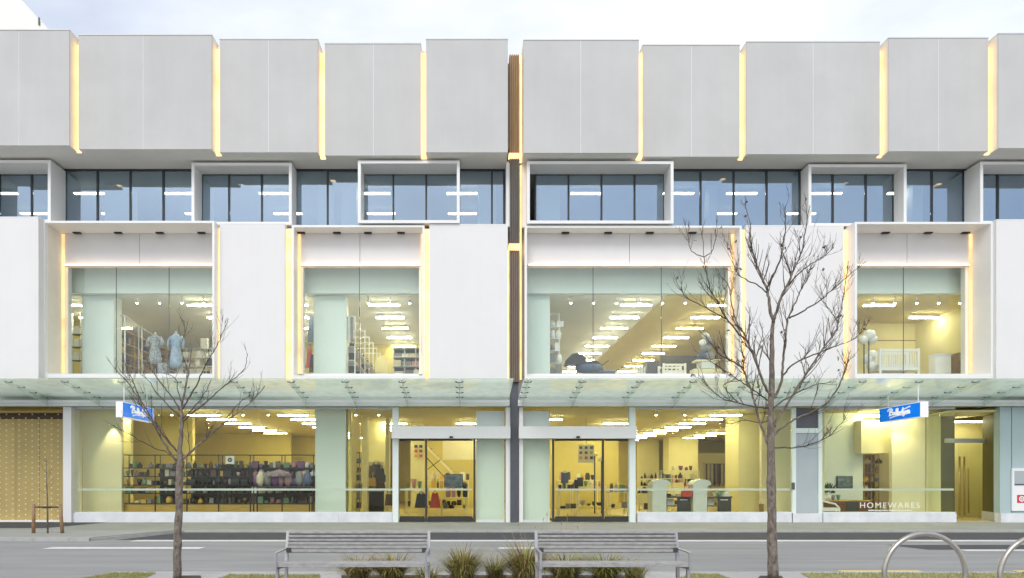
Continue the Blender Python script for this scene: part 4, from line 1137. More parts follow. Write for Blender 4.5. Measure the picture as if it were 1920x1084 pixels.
text_mesh('window_lettering', 'HOMEWARES', 0.28, vinyl, s3, (PX(1668, G), G - .004, PH(952.5, G)), width=2.1)
dash = MB()
xx = PX(1628, G)
while xx < PX(1711, G):
    wq = rnd.uniform(.02, .06); dash.box(xx, xx + wq, G - .006, G - .001, PH(958, G), PH(956, G)); xx += wq + rnd.choice([.012, .012, .03])
dash.build('fine_print', vinyl, s3)

# white notice case at the right edge
nz_ = 23.88
nc = thing('notice_case', 'white wall case with a grey pane and red emblem at the right end', 'sign', (PX(1930, nz_), nz_, PH(958, nz_)))
BX('case', M['signwhite'], nc, PX(1898, nz_), PX(1965, nz_), nz_, nz_ + .06, PH(958, nz_), PH(878, nz_))
BX('pane', M['greydoor'], nc, PX(1902, nz_), PX(1961, nz_), nz_ - .006, nz_ - .001, PH(907, nz_), PH(883, nz_))
BX('slot', M['greydark'], nc, PX(1902, nz_), PX(1961, nz_), nz_ - .012, nz_ - .001, PH(910, nz_), PH(907.3, nz_))
em = BX('emblem', M['red'], nc, PX(1907, nz_), PX(1924, nz_), nz_ - .008, nz_ - .001, PH(943, nz_), PH(928, nz_))
rg = MB(); ecx, ecz = PX(1915.5, nz_), PH(935.5, nz_)
for k in range(12):
    a0, a1 = k * math.pi / 6, (k + 1) * math.pi / 6
    rg.prism([(ecx + .06 * math.cos(a0), ecz + .06 * math.sin(a0)), (ecx + .1 * math.cos(a0), ecz + .1 * math.sin(a0)), (ecx + .1 * math.cos(a1), ecz + .1 * math.sin(a1)), (ecx + .06 * math.cos(a1), ecz + .06 * math.sin(a1))], 'y', nz_ - .012, nz_ - .0085)
rg.box(ecx - .045, ecx + .045, nz_ - .012, nz_ - .0085, ecz - .012, ecz + .012).box(ecx - .012, ecx + .012, nz_ - .0125, nz_ - .0087, ecz - .045, ecz + .045)
rg.build('emblem_mark', M['signwhite'], em)

# ==================================================================== UPPER FLOOR INTERIOR
def w1(name, m, a, b, z0, z1, h0=5.121, h1=8.235):
    return BX(name, M[m], store, PX(a, z0), PX(b, z0), z0, z1, h0, h1)
w1('pillar', 'palegreen', 154, 213, 25.0, 25.6)
w1('pillar', 'palegreen', 588, 648, 25.0, 25.6)
w1('partition', 'palegreen', 950, 1031, 24.95, 25.1)
w1('partition', 'wall_int', 90, 430, 36.0, 36.2)
w1('partition', 'wall_gold', 540, 800, 34.0, 34.2)
w1('partition', 'wall_gold', 100, 160, 29.0, 29.2)
w1('side_partition', 'wall_int', 470, 476, 25.2, 34.0)
w1('side_partition', 'wall_int', 905, 911, 25.2, 44.0)
w1('side_partition', 'wall_gold', 1560, 1567, 25.2, 30.5)
w1('partition', 'ceil_1b', 1290, 1600, 38.0, 38.3)
w1('feature_wall', 'charcoal', 1239, 1310, 33.0, 33.2, h1=PH(667, 33.0))
w1('partition', 'wall_warm', 1535, 1900, 29.4, 29.6)
BX('dado_line', M['stake'], store, PX(1600, 29.4), PX(1812, 29.4), 29.37, 29.399, PH(639.5, 29.4), PH(638, 29.4))
w1('side_partition', 'wall_warm', 1826, 1832, 26.0, 29.4)

# shelving run behind the dresses: perspective run of dark timber shelves
def shelf_run(name, label, xw, z0, z1, hs_, m, nb, depth, group, where, cols, dens=.8):
    r_ = thing(name, label, 'shelving', (xw, (z0 + z1) / 2, 5.12))
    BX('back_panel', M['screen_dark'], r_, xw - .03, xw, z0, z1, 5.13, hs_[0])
    for h in hs_: BX('shelf', M[m], r_, xw + .002, xw + depth, z0, z1, h - .03, h)
    for k in range(nb + 1):
        yy = z0 + (z1 - z0) * k / nb
        BX('upright', M[m], r_, xw + .003, xw + depth - .005, yy - .015, yy + .015, 5.13, hs_[0] - .031)
    for i, h in enumerate(hs_[1:]):
        y = z0 + .15; n_ = -1
        while y < z1 - .15:
            n_ += 1
            if rnd.random() < dens:
                good(rnd.choice(['carton', 'jar', 'book', 'carton']), rnd.choice(cols), xw + depth * .55, y, h, rnd.choice([.15, .2, .25]), rnd.choice([.2, .25, .3]), 'on the %s shelf %s, %s back' % (ORD[i], where, (ORD + ['thirteenth', 'fourteenth', 'fifteenth', 'sixteenth', 'seventeenth', 'eighteenth', 'nineteenth', 'twentieth', 'twenty first', 'twenty second'])[min(21, n_)]), group)
            y += rnd.uniform(.35, .7)
    return r_
shelf_run('timber_shelving', 'long brown timber shelving stacked with linen behind the dresses', PX(195, 26.0), 26.0, 33.5, [PH(y, 26.0) for y in (612, 636, 655, 676, 696)], 'timber', 5, .45, 'linen on the brown timber shelving', 'of the brown shelving behind the dresses', [1, 0, 1, 3, 9, 0])
u6 = shelf_unit('cube_shelving', 'white shelving of boxes right of the dresses', 'shelving', PX(330, 30.0), PX(405, 30.0), 30.0, 30.4, 5.12, PH(653, 30), 4, [PH(y, 30) for y in (653, 670, 686, 702)], 'alu')
for i, y_ in enumerate((670, 686, 702)):
    fill(PX(331, 30), PX(402, 30), 30.15, PH(y_, 30), .34, 'on row %s of the white shelving beside the dresses' % ORD[i], 'boxes on the white upstairs shelving', .95, [8, 8, 2, 3, 0, 8], ['carton', 'book', 'jar'], .15, .3)
good('carton', 8, PX(378, 29.8), 30.15, PH(653, 30), .3, .45, 'on top of the white shelving beside the dresses', None)
# clothes rail frame (slim white uprights)
cf = thing('clothes_rail', 'slim white garment frame left of the dresses', 'clothes rail', (PX(245, 26), 26.0, 5.12))
for (a, zz_) in ((234, 25.5), (260, 27.2), (266, 27.2)):
    MB().tube([(PX(a, zz_), zz_, 5.12), (PX(a, zz_), zz_, 7.63)], .028, 6).build('upright', M['white_frame'], cf)
MB().tube([(PX(219, 25.5), 25.5, 7.63), (PX(234, 25.5), 25.5, 7.63), (PX(260, 27.2), 27.2, 7.63), (PX(300, 29.8), 29.8, 7.63)], .025, 6).build('top_rail', M['white_frame'], cf)
cf2 = thing('clothes_rail', 'slim white frame with shelves at the left edge of the dress window', 'clothes rail', (PX(140, 25.6), 25.6, 5.12))
for a in (136, 152):
    MB().tube([(PX(a, 25.8), 25.8, 5.12), (PX(a, 25.8), 25.8, PH(587, 25.8))], .028, 6).build('upright', M['white_frame'], cf2)
for y_ in (627, 651, 676):
    BX('shelf', M['charcoal'], cf2, PX(137, 25.8), PX(153, 25.8), 25.7, 26.0, PH(y_, 25.8) - .03, PH(y_, 25.8))
for i, (px_, y_) in enumerate(((144, 627), (145, 651), (144, 676))):
    good('carton', 8, PX(px_, 25.8), 25.85, PH(y_, 25.8), .2, .3, 'on the slim frame at the left edge, %s down' % ORD[i], None)
dr_a = mat('floral_dress', (0.05, 0.07, 0.10), .7, 0, 18, c2=(0.55, 0.57, 0.57))
dr_b = mat('pale_blue_dress', (0.20, 0.28, 0.42), .7, 0, 8, c2=(0.40, 0.50, 0.62))
def dress(px_, yt, yb, Z, m, label, legs=True):
    x = PX(px_, Z); h1, h0 = PH(yt, Z), PH(yb, Z); H = h1 - h0
    d = thing('mannequin', label, 'mannequin', (x, Z, 5.12))
    MB().lathe(x, Z, [(.25, h0), (.235, h0 + .15 * H), (.19, h0 + .45 * H), (.15, h0 + .6 * H), (.2, h0 + .8 * H), (.21, h0 + .9 * H), (.08, h0 + .97 * H), (.055, h0 + H)], 12, sy=.7).build('dress', m, d)
    for s_ in (-1, 1):
        MB().tube([(x + s_ * .19, Z, h0 + .9 * H), (x + s_ * .26, Z - .02, h0 + .75 * H), (x + s_ * .27, Z - .02, h0 + .58 * H)], [.06, .065, .07], 7).build('sleeve', m, d)
    MB().lathe(x, Z, [(.04, h0 + H + .001), (.05, h0 + H + .06)], 8).build('neck_cap', M['palecream'], d)
    MB().tube([(x, Z, 5.14), (x, Z, h0 - .002)], .02, 6).build('stand', M['steel'], d)
    MB().lathe(x, Z, [(.2, 5.121), (.2, 5.14)], 12).build('base', M['steel'], d)
dress(291, 627, 683, 25.3, dr_a, 'headless mannequin in a dark and white floral dress')
dress(330, 625, 690, 25.3, dr_b, 'headless mannequin in a plain pale blue dress')
gb = tag(MB().box(PX(299, 25.15), PX(316, 25.15), 25.0, 25.3, 5.125, PH(683, 25.15)).box(PX(298.5, 25.15), PX(316.5, 25.15), 24.99, 25.31, PH(683, 25.15), PH(682, 25.15)).build('storage_cube', dr_a), 'black and white patterned cube on the floor between the dresses', 'box')
# racks in the two pane window
def rack_wall(px0, Z0, Z1, label, group):
    x = PX(px0, Z0)
    r_ = thing('clothes_rack', label, 'clothes rack', (x, (Z0 + Z1) / 2, 5.12))
    n = 6
    for k in range(n + 1):
        y = Z0 + (Z1 - Z0) * k / n
        fr = MB().box(x - .03, x + .01, y - .02, y + .02, 5.125, 7.65).box(x - .9, x - .031, y - .02, y + .02, 7.6, 7.65).box(x - .9, x - .86, y - .02, y + .02, 5.125, 7.599)
        fr.build('frame', M['white_frame'], r_)
    for k in range(n):
        y0 = Z0 + (Z1 - Z0) * k / n
        BX('bay_back', M['stake'], r_, x - .86, x - .80, y0 + .03, y0 + (Z1 - Z0) / n - .03, 5.14, 6.8)
    for h in (5.5, 6.0, 6.5): BX('shelf', M['white_frame'], r_, x - .78, x - .035, Z0 + .021, Z1 - .021, h - .02, h)
    for k in range(n):
        y0 = Z0 + (Z1 - Z0) * k / n + (Z1 - Z0) / n / 2
        for h, kinds in ((5.5, [0, 1, 0]), (6.0, [9, 1, 0]), (6.5, [0, 0, 3]), (5.14, [3, 0])):
            for xo in (.2, .5):
                good('bag' if h > 6.2 else 'carton', rnd.choice(kinds), x - xo, y0, h, .25, .35, '%s in the %s bay of the tall rack, %s' % ({5.5: 'low', 6.0: 'midway', 6.5: 'on top', 5.14: 'on the floor'}[h], ORD[k], 'nearer the aisle' if xo == .2 else 'at the back'), group)
    return r_
rack_wall(666, 25.6, 33.0, 'tall white framed clothes rack running back in the two pane window', 'goods in the tall white rack')
tw = mat('pale_towel', (0.35, 0.42, 0.50), .8, 0, 10, c2=(0.72, 0.77, 0.78))
for i, p in enumerate((651, 656, 661)):
    x = PX(p, 25.55)
    tag(MB().prism([(x - .05, PH(640, 25.5)), (x + .05, PH(640, 25.5)), (x + .055, PH(596, 25.5)), (x - .055, PH(596, 25.5))], 'y', 25.35, 25.42).build('towel', [tw, GOODS[8], GOODS[3]][i]), '%s towel hanging at the front of the tall white rack' % ['pale blue', 'white', 'grey'][i], 'towel')
u7 = shelf_unit('book_shelf', 'cream shelving with boxed sets at the right of the two pane window', 'shelving', PX(737, 28.5), PX(800, 28.5), 28.5, 28.9, 5.12, PH(652, 28.5), 3, [PH(y, 28.5) for y in (652, 669, 686, 702)], 'alu', back='charcoal')
for i, y_ in enumerate((669, 686, 702)):
    fill(PX(738, 28.5), PX(797, 28.5), 28.65, PH(y_, 28.5), .3, 'on row %s of the cream shelving in the two pane window' % ORD[i], 'boxed sets on the cream shelving', 1.0, [8, 2, 8, 7, 3], ['carton', 'book'], .2, .4)
hb_ = thing('arch_board', 'ochre arched headboard leaning in the two pane window', 'headboard', (PX(715, 31), 31, 5.12))
MB().prism([(PX(703, 31), 5.13), (PX(728, 31), 5.13), (PX(728, 31), PH(680, 31))] + [(PX(715.5, 31) + .3 * math.cos(t), PH(680, 31) + .3 * math.sin(t)) for t in (.4, .8, 1.2, 1.57, 1.9, 2.3, 2.7)] + [(PX(703, 31), PH(680, 31))], 'y', 31, 31.1).build('board', M['wall_warm'], hb_)
BX('foot', M['timber'], hb_, PX(705, 31), PX(726, 31), 31.101, 31.3, 5.125, 5.2)
r2 = thing('clothes_rail', 'slim white rail of dark clothes at the left of the two pane window', 'clothes rail', (PX(570, 26), 26, 5.12))
MB().tube([(PX(570, 26), 26, 5.12), (PX(570, 26), 26, PH(586, 26)), (PX(590, 26), 26, PH(586, 26))], .028, 6).build('frame', M['white_frame'], r2)
for i, (p, c, y0, y1) in enumerate(((583, 5, 592, 640), (580, 10, 655, 690), (566, 3, 645, 690), (586, 0, 665, 698))):
    x = PX(p, 26.4)
    tag(MB().prism([(x - .13, PH(y1, 26.4)), (x + .13, PH(y1, 26.4)), (x + .09, PH(y0, 26.4)), (x - .07, PH(y0, 26.4))], 'y', 26.38, 26.46).build('garment', GOODS[c]), '%s garment hanging at the left of the two pane window' % ['dark blue', 'dark red', 'grey', 'black'][i], 'garment')
# widest window: nursery goods
nk = PX(1043, 25.6)
u8 = shelf_unit('blue_shelf', 'narrow white frame of grey boxes by the pale wall in the widest window', 'shelving', PX(1031, 25.6), PX(1049, 25.6), 25.6, 25.9, 5.12, PH(588, 25.6), 1, [PH(y, 25.6) for y in (588, 612, 634, 657, 680, 701)], 'white_frame')
for i, y_ in enumerate((612, 634, 657, 680, 701)):
    fill(PX(1032, 25.6), PX(1045, 25.6), 25.7, PH(y_, 25.6), .4, 'on row %s of the narrow white frame in the widest window' % ORD[i], 'boxes in the narrow white frame', 1, [3, 5, 8, 3], ['carton', 'jar'], .15, .25)
def pram(px_, Z, s_, label):
    x = PX(px_, Z); p = thing('pram', label, 'pram', (x, Z, 5.12))
    b = 5.12
    MB().lathe(x, Z, [(.12 * s_, b + .55 * s_), (.36 * s_, b + .62 * s_), (.40 * s_, b + .85 * s_), (.34 * s_, b + .88 * s_)], 10, sx=1.3, sy=.8).build('carrycot', GOODS[5], p)
    hood = [(x - .5 * s_ + .45 * s_ * math.cos(t) * .9, b + .86 * s_ + .42 * s_ * math.sin(t)) for t in [0, .5, 1.0, 1.5, 2.0, 2.6, 3.14]]
    MB().prism(hood, 'y', Z - .25 * s_, Z + .25 * s_).build('hood', GOODS[0], p)
    MB().tube([(x + .4 * s_, Z, b + .8 * s_), (x + .75 * s_, Z, b + 1.05 * s_)], .02, 6).build('handle', M['black'], p)
    for dx in (-.38, .38):
        for dy in (-.25, .25):
            MB().tube([(x + dx * s_, Z + dy * s_ - .02, b + .16 * s_), (x + dx * s_, Z + dy * s_ + .02, b + .16 * s_)], .15 * s_, 10).build('wheel', M['black'], p)
    MB().tube([(x - .38 * s_, Z, b + .17 * s_), (x, Z, b + .56 * s_), (x + .38 * s_, Z, b + .17 * s_)], .02, 5).build('chassis', M['steel'], p)
pram(1104, 27.0, 1.05, 'dark pram with raised hood at the left of the widest window')
pram(1133, 28.2, 1.0, 'dark pram just right of the first pram')
dt = mat('patterned_fabric', (0.04, 0.05, 0.09), .7, 0, 9, c2=(0.55, 0.58, 0.62))
cot = thing('cot', 'row of white slatted drawers beside the prams', 'cot', (PX(1182, 28), 28, 5.12))
BX('end_board', M['greydark'], cot, PX(1211, 28), PX(1234, 28), 27.8, 28.6, 5.13, PH(679, 28))
for k in range(13):
    a = 1153 + 4.45 * k
    BX('slat', M['white_frame'], cot, PX(a, 28), PX(a + 3.1, 28), 27.9, 27.94, 5.13, PH(698 - .75 * k, 28))
BX('top_rail', M['white_frame'], cot, PX(1153, 28), PX(1210, 28), 27.945, 28.0, 5.14, PH(700, 28))
def crib(px0, px1, Z, yt, yb, label, group=None, slats=14):
    x0, x1 = PX(px0, Z), PX(px1, Z); b, t = 5.125, PH(yt, Z); bb_ = PH(yb, Z)
    c = thing('crib', label, 'crib', ((x0 + x1) / 2, Z, 5.12), group)
    for xx in (x0, x1 - .08):
        for yy in (Z, Z + .7): BX('post', M['white_frame'], c, xx, xx + .08, yy, yy + .06, b, t)
    for yy in (Z + .01, Z + .71):
        BX('rail', M['white_frame'], c, x0 + .081, x1 - .081, yy, yy + .04, t - .1, t - .02)
        BX('rail', M['white_frame'], c, x0 + .081, x1 - .081, yy, yy + .04, bb_, bb_ + .1)
        for k in range(slats):
            xs_ = x0 + .1 + (x1 - x0 - .2) * (k + .5) / slats
            BX('slat', M['white_frame'], c, xs_ - .018, xs_ + .018, yy + .01, yy + .03, bb_ + .101, t - .101)
    BX('mattress', GOODS[8], c, x0 + .09, x1 - .09, Z + .06, Z + .69, bb_ + .02, bb_ + .22)
    return c
crib(1243, 1287, 27.0, 681, 704, 'small cream cot frame before the charcoal wall', slats=4)
br = MB()
tr = thing('display_tower', 'tiered tower of grey and blue goods behind the tree branches', 'display', (PX(1323, 25.6), 25.6, 5.12))
for i, (y0, y1, w_, m_) in enumerate(((702, 693, 26, 'palecream'), (692, 680, 13, 'alu'), (679, 676, 22, 'palecream'))):
    BX('tier', M[m_], tr, PX(1324 - w_, 25.6), PX(1324 + w_, 25.6), 25.4, 25.9, PH(y0, 25.6), PH(y1, 25.6))
for i, (px_, y, w_, h, c) in enumerate(((1317, 676, .35, .3, 5), (1330, 676, .35, .35, 3), (1324, 661, .4, .3, 3), (1318, 649, .25, .25, 8), (1329, 646, .3, .3, 3), (1323, 634, .25, .2, 8))):
    good('cushion', c, PX(px_, 25.6), 25.6, PH(y, 25.6), w_, h, 'piled on the tiered tower, %s from the bottom' % ORD[i], None)
# nursery window
crib(1649, 1725, 25.6, 653, 694, 'white slatted crib in the right upstairs window', slats=15)
bd = thing('bedside_cabinet', 'white cabinet on short legs right of the crib', 'cabinet', (PX(1770, 25.6), 25.6, 5.12))
BX('body', M['white_frame'], bd, PX(1755, 25.6), PX(1784, 25.6), 25.62, 26.0, PH(701, 25.6), PH(666, 25.6))
BX('top', M['white_frame'], bd, PX(1754, 25.6), PX(1785, 25.6), 25.59, 26.02, PH(666, 25.6) + .001, PH(663, 25.6))
for k in range(2): BX('drawer_front', M['signwhite'], bd, PX(1756.5, 25.6), PX(1782.5, 25.6), 25.6, 25.619, PH(700 - 17 * k, 25.6), PH(685 - 17 * k, 25.6))
for a in (1757, 1781): BX('leg', M['timber'], bd, PX(a, 25.6) - .02, PX(a, 25.6) + .02, 25.7, 25.74, 5.125, PH(701, 25.6) - .001)
tag(MB().prism([(PX(1786, 25.8), 5.13), (PX(1804, 25.8), 5.13), (PX(1803, 25.8), PH(663, 25.8)), (PX(1790, 25.8), PH(663, 25.8))], 'y', 25.6, 26.2).build('chair_back', M['stake']), 'grey brown chair back at the right of the nursery window', 'chair')
fl = thing('cloud_lamp', 'white rounded floor lamp at the left of the nursery window', 'lamp', (PX(1625, 25.7), 25.7, 5.12))
for (a, y_, r_) in ((1630, 628, .22), (1618, 637, .17), (1636, 636, .17)):
    MB().lathe(PX(a, 25.7), 25.7, [(r_ * .3, PH(y_, 25.7) - r_), (r_ * .9, PH(y_, 25.7) - r_ * .5), (r_, PH(y_, 25.7)), (r_ * .8, PH(y_, 25.7) + r_ * .6), (r_ * .2, PH(y_, 25.7) + r_ * .85)], 10).build('shade', GOODS[8], fl)
for a in (1620, 1629): MB().tube([(PX(a, 25.7), 25.7, 5.12), (PX(a, 25.7), 25.7, PH(640, 25.7))], .025, 6).build('stem', M['charcoal'], fl)
for i, (a, y_) in enumerate(((1626, 670), (1636, 662), (1633, 683), (1640, 690))):
    good('cushion', 8, PX(a, 25.9), 25.9, PH(y_ + 12, 25.9) if y_ < 685 else 5.13, .3, .35, '%s in the soft pile left of the crib' % ORD[i], 'white cushions piled left of the crib')
pb2 = tag(MB().box(PX(1730, 29.3), PX(1752, 29.3), 29.33, 29.37, PH(683, 29.3), PH(667, 29.3)).box(PX(1732, 29.3), PX(1750, 29.3), 29.32, 29.33, PH(681, 29.3), PH(669, 29.3)).build('wall_picture', M['stake']), 'brown picture on the warm wall between crib and cabinet', 'picture')

# ==================================================================== BLADE SIGNS
def blade(px_front, px_face, name_side, label):
    Z0, Z1 = 21.4, 23.55
    # front end spans px_front..px_face at depth Z0
    a, b = PX(px_front, Z0), PX(px_face, Z0)
    x0, x1 = min(a, b), max(a, b)
    h0, h1 = PH(782, Z0), PH(753, Z0)
    s = thing('blade_sign', label, 'sign', ((x0 + x1) / 2, (Z0 + Z1) / 2, h0), 'projecting signs under the canopy')
    BX('cabinet', M['signlit'], s, x0 + .006, x1 - .006, Z0, Z1, h0, h1)
    for fx, sgn in ((x0, -1), (x1, 1)):
        fc = BX('sign_face', M['blue'], s, min(fx, fx + .0059 * -sgn), max(fx, fx + .0059 * -sgn), Z0 + .025, Z1 - .025, h0 + .02, h1 - .02)
        # script lettering as pen strokes; u runs along the face in reading direction
        L, Hh = Z1 - Z0, h1 - h0
        def q(u, v):     # u 0..1 along the word, v 0..1 up
            yy = (Z0 + L * (.22 + .56 * u)) if sgn < 0 else (Z1 - L * (.22 + .56 * u))
            yy = (Z1 - L * (.22 + .56 * u)) if sgn < 0 else (Z0 + L * (.22 + .56 * u))
            return (fx + sgn * .004, yy, h0 + Hh * (.2 + .62 * v))
        sk = MB()
        strokes = [
            [(.10, .35), (.13, .95), (.11, .35), (.08, .30)],                                        # B stem
            [(.02, .78), (.06, 1.0), (.18, 1.02), (.23, .85), (.13, .68), (.24, .60), (.22, .38), (.10, .33)],   # B bowls
            [(.33, .55), (.28, .58), (.26, .42), (.30, .34), (.34, .55), (.34, .36), (.38, .38)],   # a
            [(.38, .38), (.42, .80), (.41, .95), (.39, .80), (.39, .38), (.43, .36)],               # l
            [(.43, .38), (.47, .82), (.46, .97), (.44, .80), (.44, .38), (.48, .36)],               # l
            [(.54, .55), (.50, .58), (.48, .42), (.52, .34), (.55, .55), (.55, .36), (.58, .40)],   # a
            [(.58, .38), (.59, .56), (.60, .42), (.63, .57), (.64, .38), (.66, .38)],               # n
            [(.66, .40), (.69, .95), (.68, .40), (.71, .37)], [(.63, .72), (.98, .98)],             # t with long bar
            [(.71, .56), (.73, .38), (.76, .56), (.75, .20), (.70, .06), (.69, .16), (.77, .36)],   # y
            [(.77, .38), (.78, .56), (.79, .42), (.82, .57), (.83, .38), (.85, .40)],               # n
            [(.85, .44), (.89, .50), (.88, .58), (.85, .50), (.86, .37), (.90, .40)],               # e
            [(.90, .40), (.94, .58), (.95, .42), (.91, .36)],                                        # s
            [(.12, .02), (.25, .12), (.45, .20), (.70, .22), (.98, .30)],                            # underline swash
        ]
        for st in strokes:
            pts = [Vector(q(*p)) for p in st]
            sm = []
            for i in range(len(pts) - 1):
                p0, p1, p2, p3 = pts[max(i - 1, 0)], pts[i], pts[i + 1], pts[min(i + 2, len(pts) - 1)]
                for k in range(3):
                    t = k / 3
                    sm.append(0.5 * ((2 * p1) + (-p0 + p2) * t + (2 * p0 - 5 * p1 + 4 * p2 - p3) * t * t + (-p0 + 3 * p1 - 3 * p2 + p3) * t ** 3))
            sm.append(pts[-1])
            sk.tube(sm, .024, 5, smooth=False)
        sk.build('script_lettering', M['signlit'], fc)
    for yy in (Z0 + .3, Z1 - .3):
        hh = HF + cl_ * (yy - CF) - .02
        MB().tube([((x0 + x1) / 2, yy, h1), ((x0 + x1) / 2, yy, hh)], .018, 6).build('hanger', M['white_frame'], s)
blade(217, 230, 'r', 'blue projecting sign with white script, partly behind the smaller bare tree')
blade(1741, 1726, 'l', 'blue projecting sign with white script above the homewares window')

# ==================================================================== NEIGHBOUR BUILDING
nb_ = thing('neighbour_building', 'white sloped roof block showing above the left end', 'building', (-34, 36, 0))
MB().prism([(-60, 16.5), (PX(95, 34), 16.5), (PX(95, 34), PH(62, 34)), (PX(38, 34), PH(-3, 34)), (PX(20, 34), PH(-22, 34)), (-60, PH(-22, 34))], 'y', 34, 44).build('wall', M['neighbour'], nb_)
BX('vent', M['greydark'], nb_, PX(72, 33.95), PX(74, 33.95), 33.93, 33.999, PH(48, 34), PH(34, 34))

# ==================================================================== TREES
def crom(pts, n=4):
    o_ = []
    for i in range(len(pts) - 1):
        p0, p1, p2, p3 = pts[max(i - 1, 0)], pts[i], pts[i + 1], pts[min(i + 2, len(pts) - 1)]
        for k in range(n):
            t = k / n
            o_.append(0.5 * ((2 * p1) + (-p0 + p2) * t + (2 * p0 - 5 * p1 + 4 * p2 - p3) * t * t + (-p0 + 3 * p1 - 3 * p2 + p3) * t ** 3))
    o_.append(pts[-1]); return o_
def tree(label, Zt, trunk, trad, limbs, seed, twig_n, leaf_n, leaf_box):
    rg_ = random.Random(seed)
    base = (PX(trunk[0][0], Zt), Zt, 0.0)
    T = thing('street_tree', label, 'tree', base)
    pts = crom([Vector((PX(p[0], Zt), Zt, max(0.0, PH(p[1], Zt)))) for p in trunk])
    pts = [p + Vector((rg_.uniform(-.006, .006), rg_.uniform(-.006, .006), 0)) for p in pts]
    n = len(pts)
    rr = []
    for i in range(n):
        f = i / (n - 1) * (len(trad) - 1); k = min(int(f), len(trad) - 2)
        rr.append((trad[k] + (trad[k + 1] - trad[k]) * (f - k)) * rg_.uniform(.93, 1.07))
    MB().tube(pts, rr, 10).build('trunk', M['bark'], T)
    tw_ = MB(); lv = MB()
    def twig(p, d, L, r0, depth):
        m = 6; q_ = [p]; dd = d.copy()
        for k in range(m):
            dd = (dd + Vector((rg_.uniform(-.08, .08), rg_.uniform(-.08, .08), rg_.uniform(0, .13)))).normalized()
            q_.append(q_[-1] + dd * (L / m))
        tw_.tube(q_, [r0 * (1 - .62 * k / m) for k in range(m + 1)], 3 if r0 < .005 else 4, cap=False)
        if depth > 0:
            for k in range(1, m):
                if rg_.random() < .34:
                    ax = Vector((rg_.uniform(-1, 1), rg_.uniform(-1, 1), rg_.uniform(-.2, .5))).normalized()
                    d2 = (dd + ax * rg_.uniform(.45, .8)).normalized()
                    twig(q_[k], d2, L * rg_.uniform(.4, .75), max(r0 * .66, .0028), depth - 1)
        if leaf_n and rg_.random() < .045:
            e = q_[-1]
            for _ in range(rg_.randint(1, 3)):
                a = Vector((rg_.uniform(-1, 1), rg_.uniform(-1, 1), rg_.uniform(-1, 0))).normalized() * rg_.uniform(.03, .07)
                b = Vector((rg_.uniform(-1, 1), rg_.uniform(-1, 1), rg_.uniform(-1, 1))).normalized() * .022
                e2 = e + Vector((rg_.uniform(-.03, .03), rg_.uniform(-.03, .03), rg_.uniform(-.03, .03)))
                lv.add([e2, e2 + a * .5 + b, e2 + a, e2 + a * .5 - b], [(0, 1, 2, 3)])
    for (pl, r0, r1, dz) in limbs:
        m = len(pl)
        pp = []
        for i, p in enumerate(pl):
            zz_ = Zt + dz * (i / (m - 1)) ** 1.0
            pp.append(Vector((PX(p[0], zz_), zz_, PH(p[1], zz_))))
        sm = crom(pp, 5)
        sm = [sm[0]] + [p + Vector((rg_.uniform(-.008, .008), rg_.uniform(-.012, .012), rg_.uniform(-.006, .006))) for p in sm[1:]]
        k = len(sm)
        if leaf_n: r0 *= 1.2; r1 *= 1.25
        rad = [r0 + (r1 - r0) * (i / (k - 1)) ** .8 for i in range(k)]
        MB().tube(sm, rad, 7).build('branch', M['twig'] if r0 < .02 else M['bark'], T)
        length = sum((sm[i + 1] - sm[i]).length for i in range(k - 1))
        nt_ = int(length * twig_n)
        for j in range(nt_):
            f = rg_.uniform(.18, 1.0) ** .8
            i = min(int(f * (k - 1)), k - 2)
            tan = (sm[i + 1] - sm[i]).normalized()
            side = tan.cross(Vector((rg_.uniform(-1, 1), rg_.uniform(-1, 1), rg_.uniform(-1, 1)))).normalized()
            d = (tan * rg_.uniform(.7, 1.1) + side * rg_.uniform(.4, .8) + Vector((0, 0, .25))).normalized()
            twig(sm[i], d, rg_.uniform(.22, .72) * (1.12 - .78 * f), max(.0038, min(.008, rad[i] * .5)), 2 if rg_.random() < .55 else 1)
    tw_.build('twigs', M['twig'], T, kind='stuff')
    if lv.v: lv.build('dead_leaves', M['leaf'], T, kind='stuff')
    return T

LT = [
    ([(341, 862), (356, 848.5), (384, 823.6), (417, 796), (439, 779), (467, 757), (497, 724)], .022, .006, .35),
    ([(334, 868), (325.6, 857), (312, 837), (292, 801), (281, 785), (265, 760), (251, 735), (234, 710), (215, 691)], .022, .006, -.4),
    ([(335, 855), (334, 848.5), (312, 823.6), (287, 787.6), (267.5, 757), (253.7, 726.7), (244, 702)], .018, .006, .5),
    ([(330, 862), (312, 848), (290, 840), (262, 826), (245, 815), (226, 806), (212, 797)], .009, .004, -.6),
    ([(341, 774), (328, 752), (309, 727), (290, 702), (281, 690)], .013, .005, .3),
    ([(342, 768), (356, 743), (372.7, 713), (386.5, 682), (403, 655), (417, 627), (428, 597)], .014, .004, -.35),
    ([(345, 790), (361.6, 774), (384, 757), (411, 732), (439, 710), (458.5, 691), (464, 663)], .014, .004, .45),
    ([(339, 782), (320, 765), (292, 735), (280, 716), (262, 700)], .010, .004, -.3),
    ([(341, 757), (334, 735), (331, 713), (322, 705), (309, 700)], .009, .004, .2),
    ([(343, 785), (363, 765), (385, 735), (396, 712)], .010, .004, -.5),
    ([(350, 715), (349, 690), (340, 650), (346, 624), (345, 600)], .007, .003, .2),
    ([(352, 855), (356, 840), (353, 815), (350, 790)], .007, .003, .3),
    ([(417, 796), (432, 775), (452, 752), (470, 741)], .007, .003, .2),
]
LT = [(a, b, c, d) for (a, b, c, d) in LT]
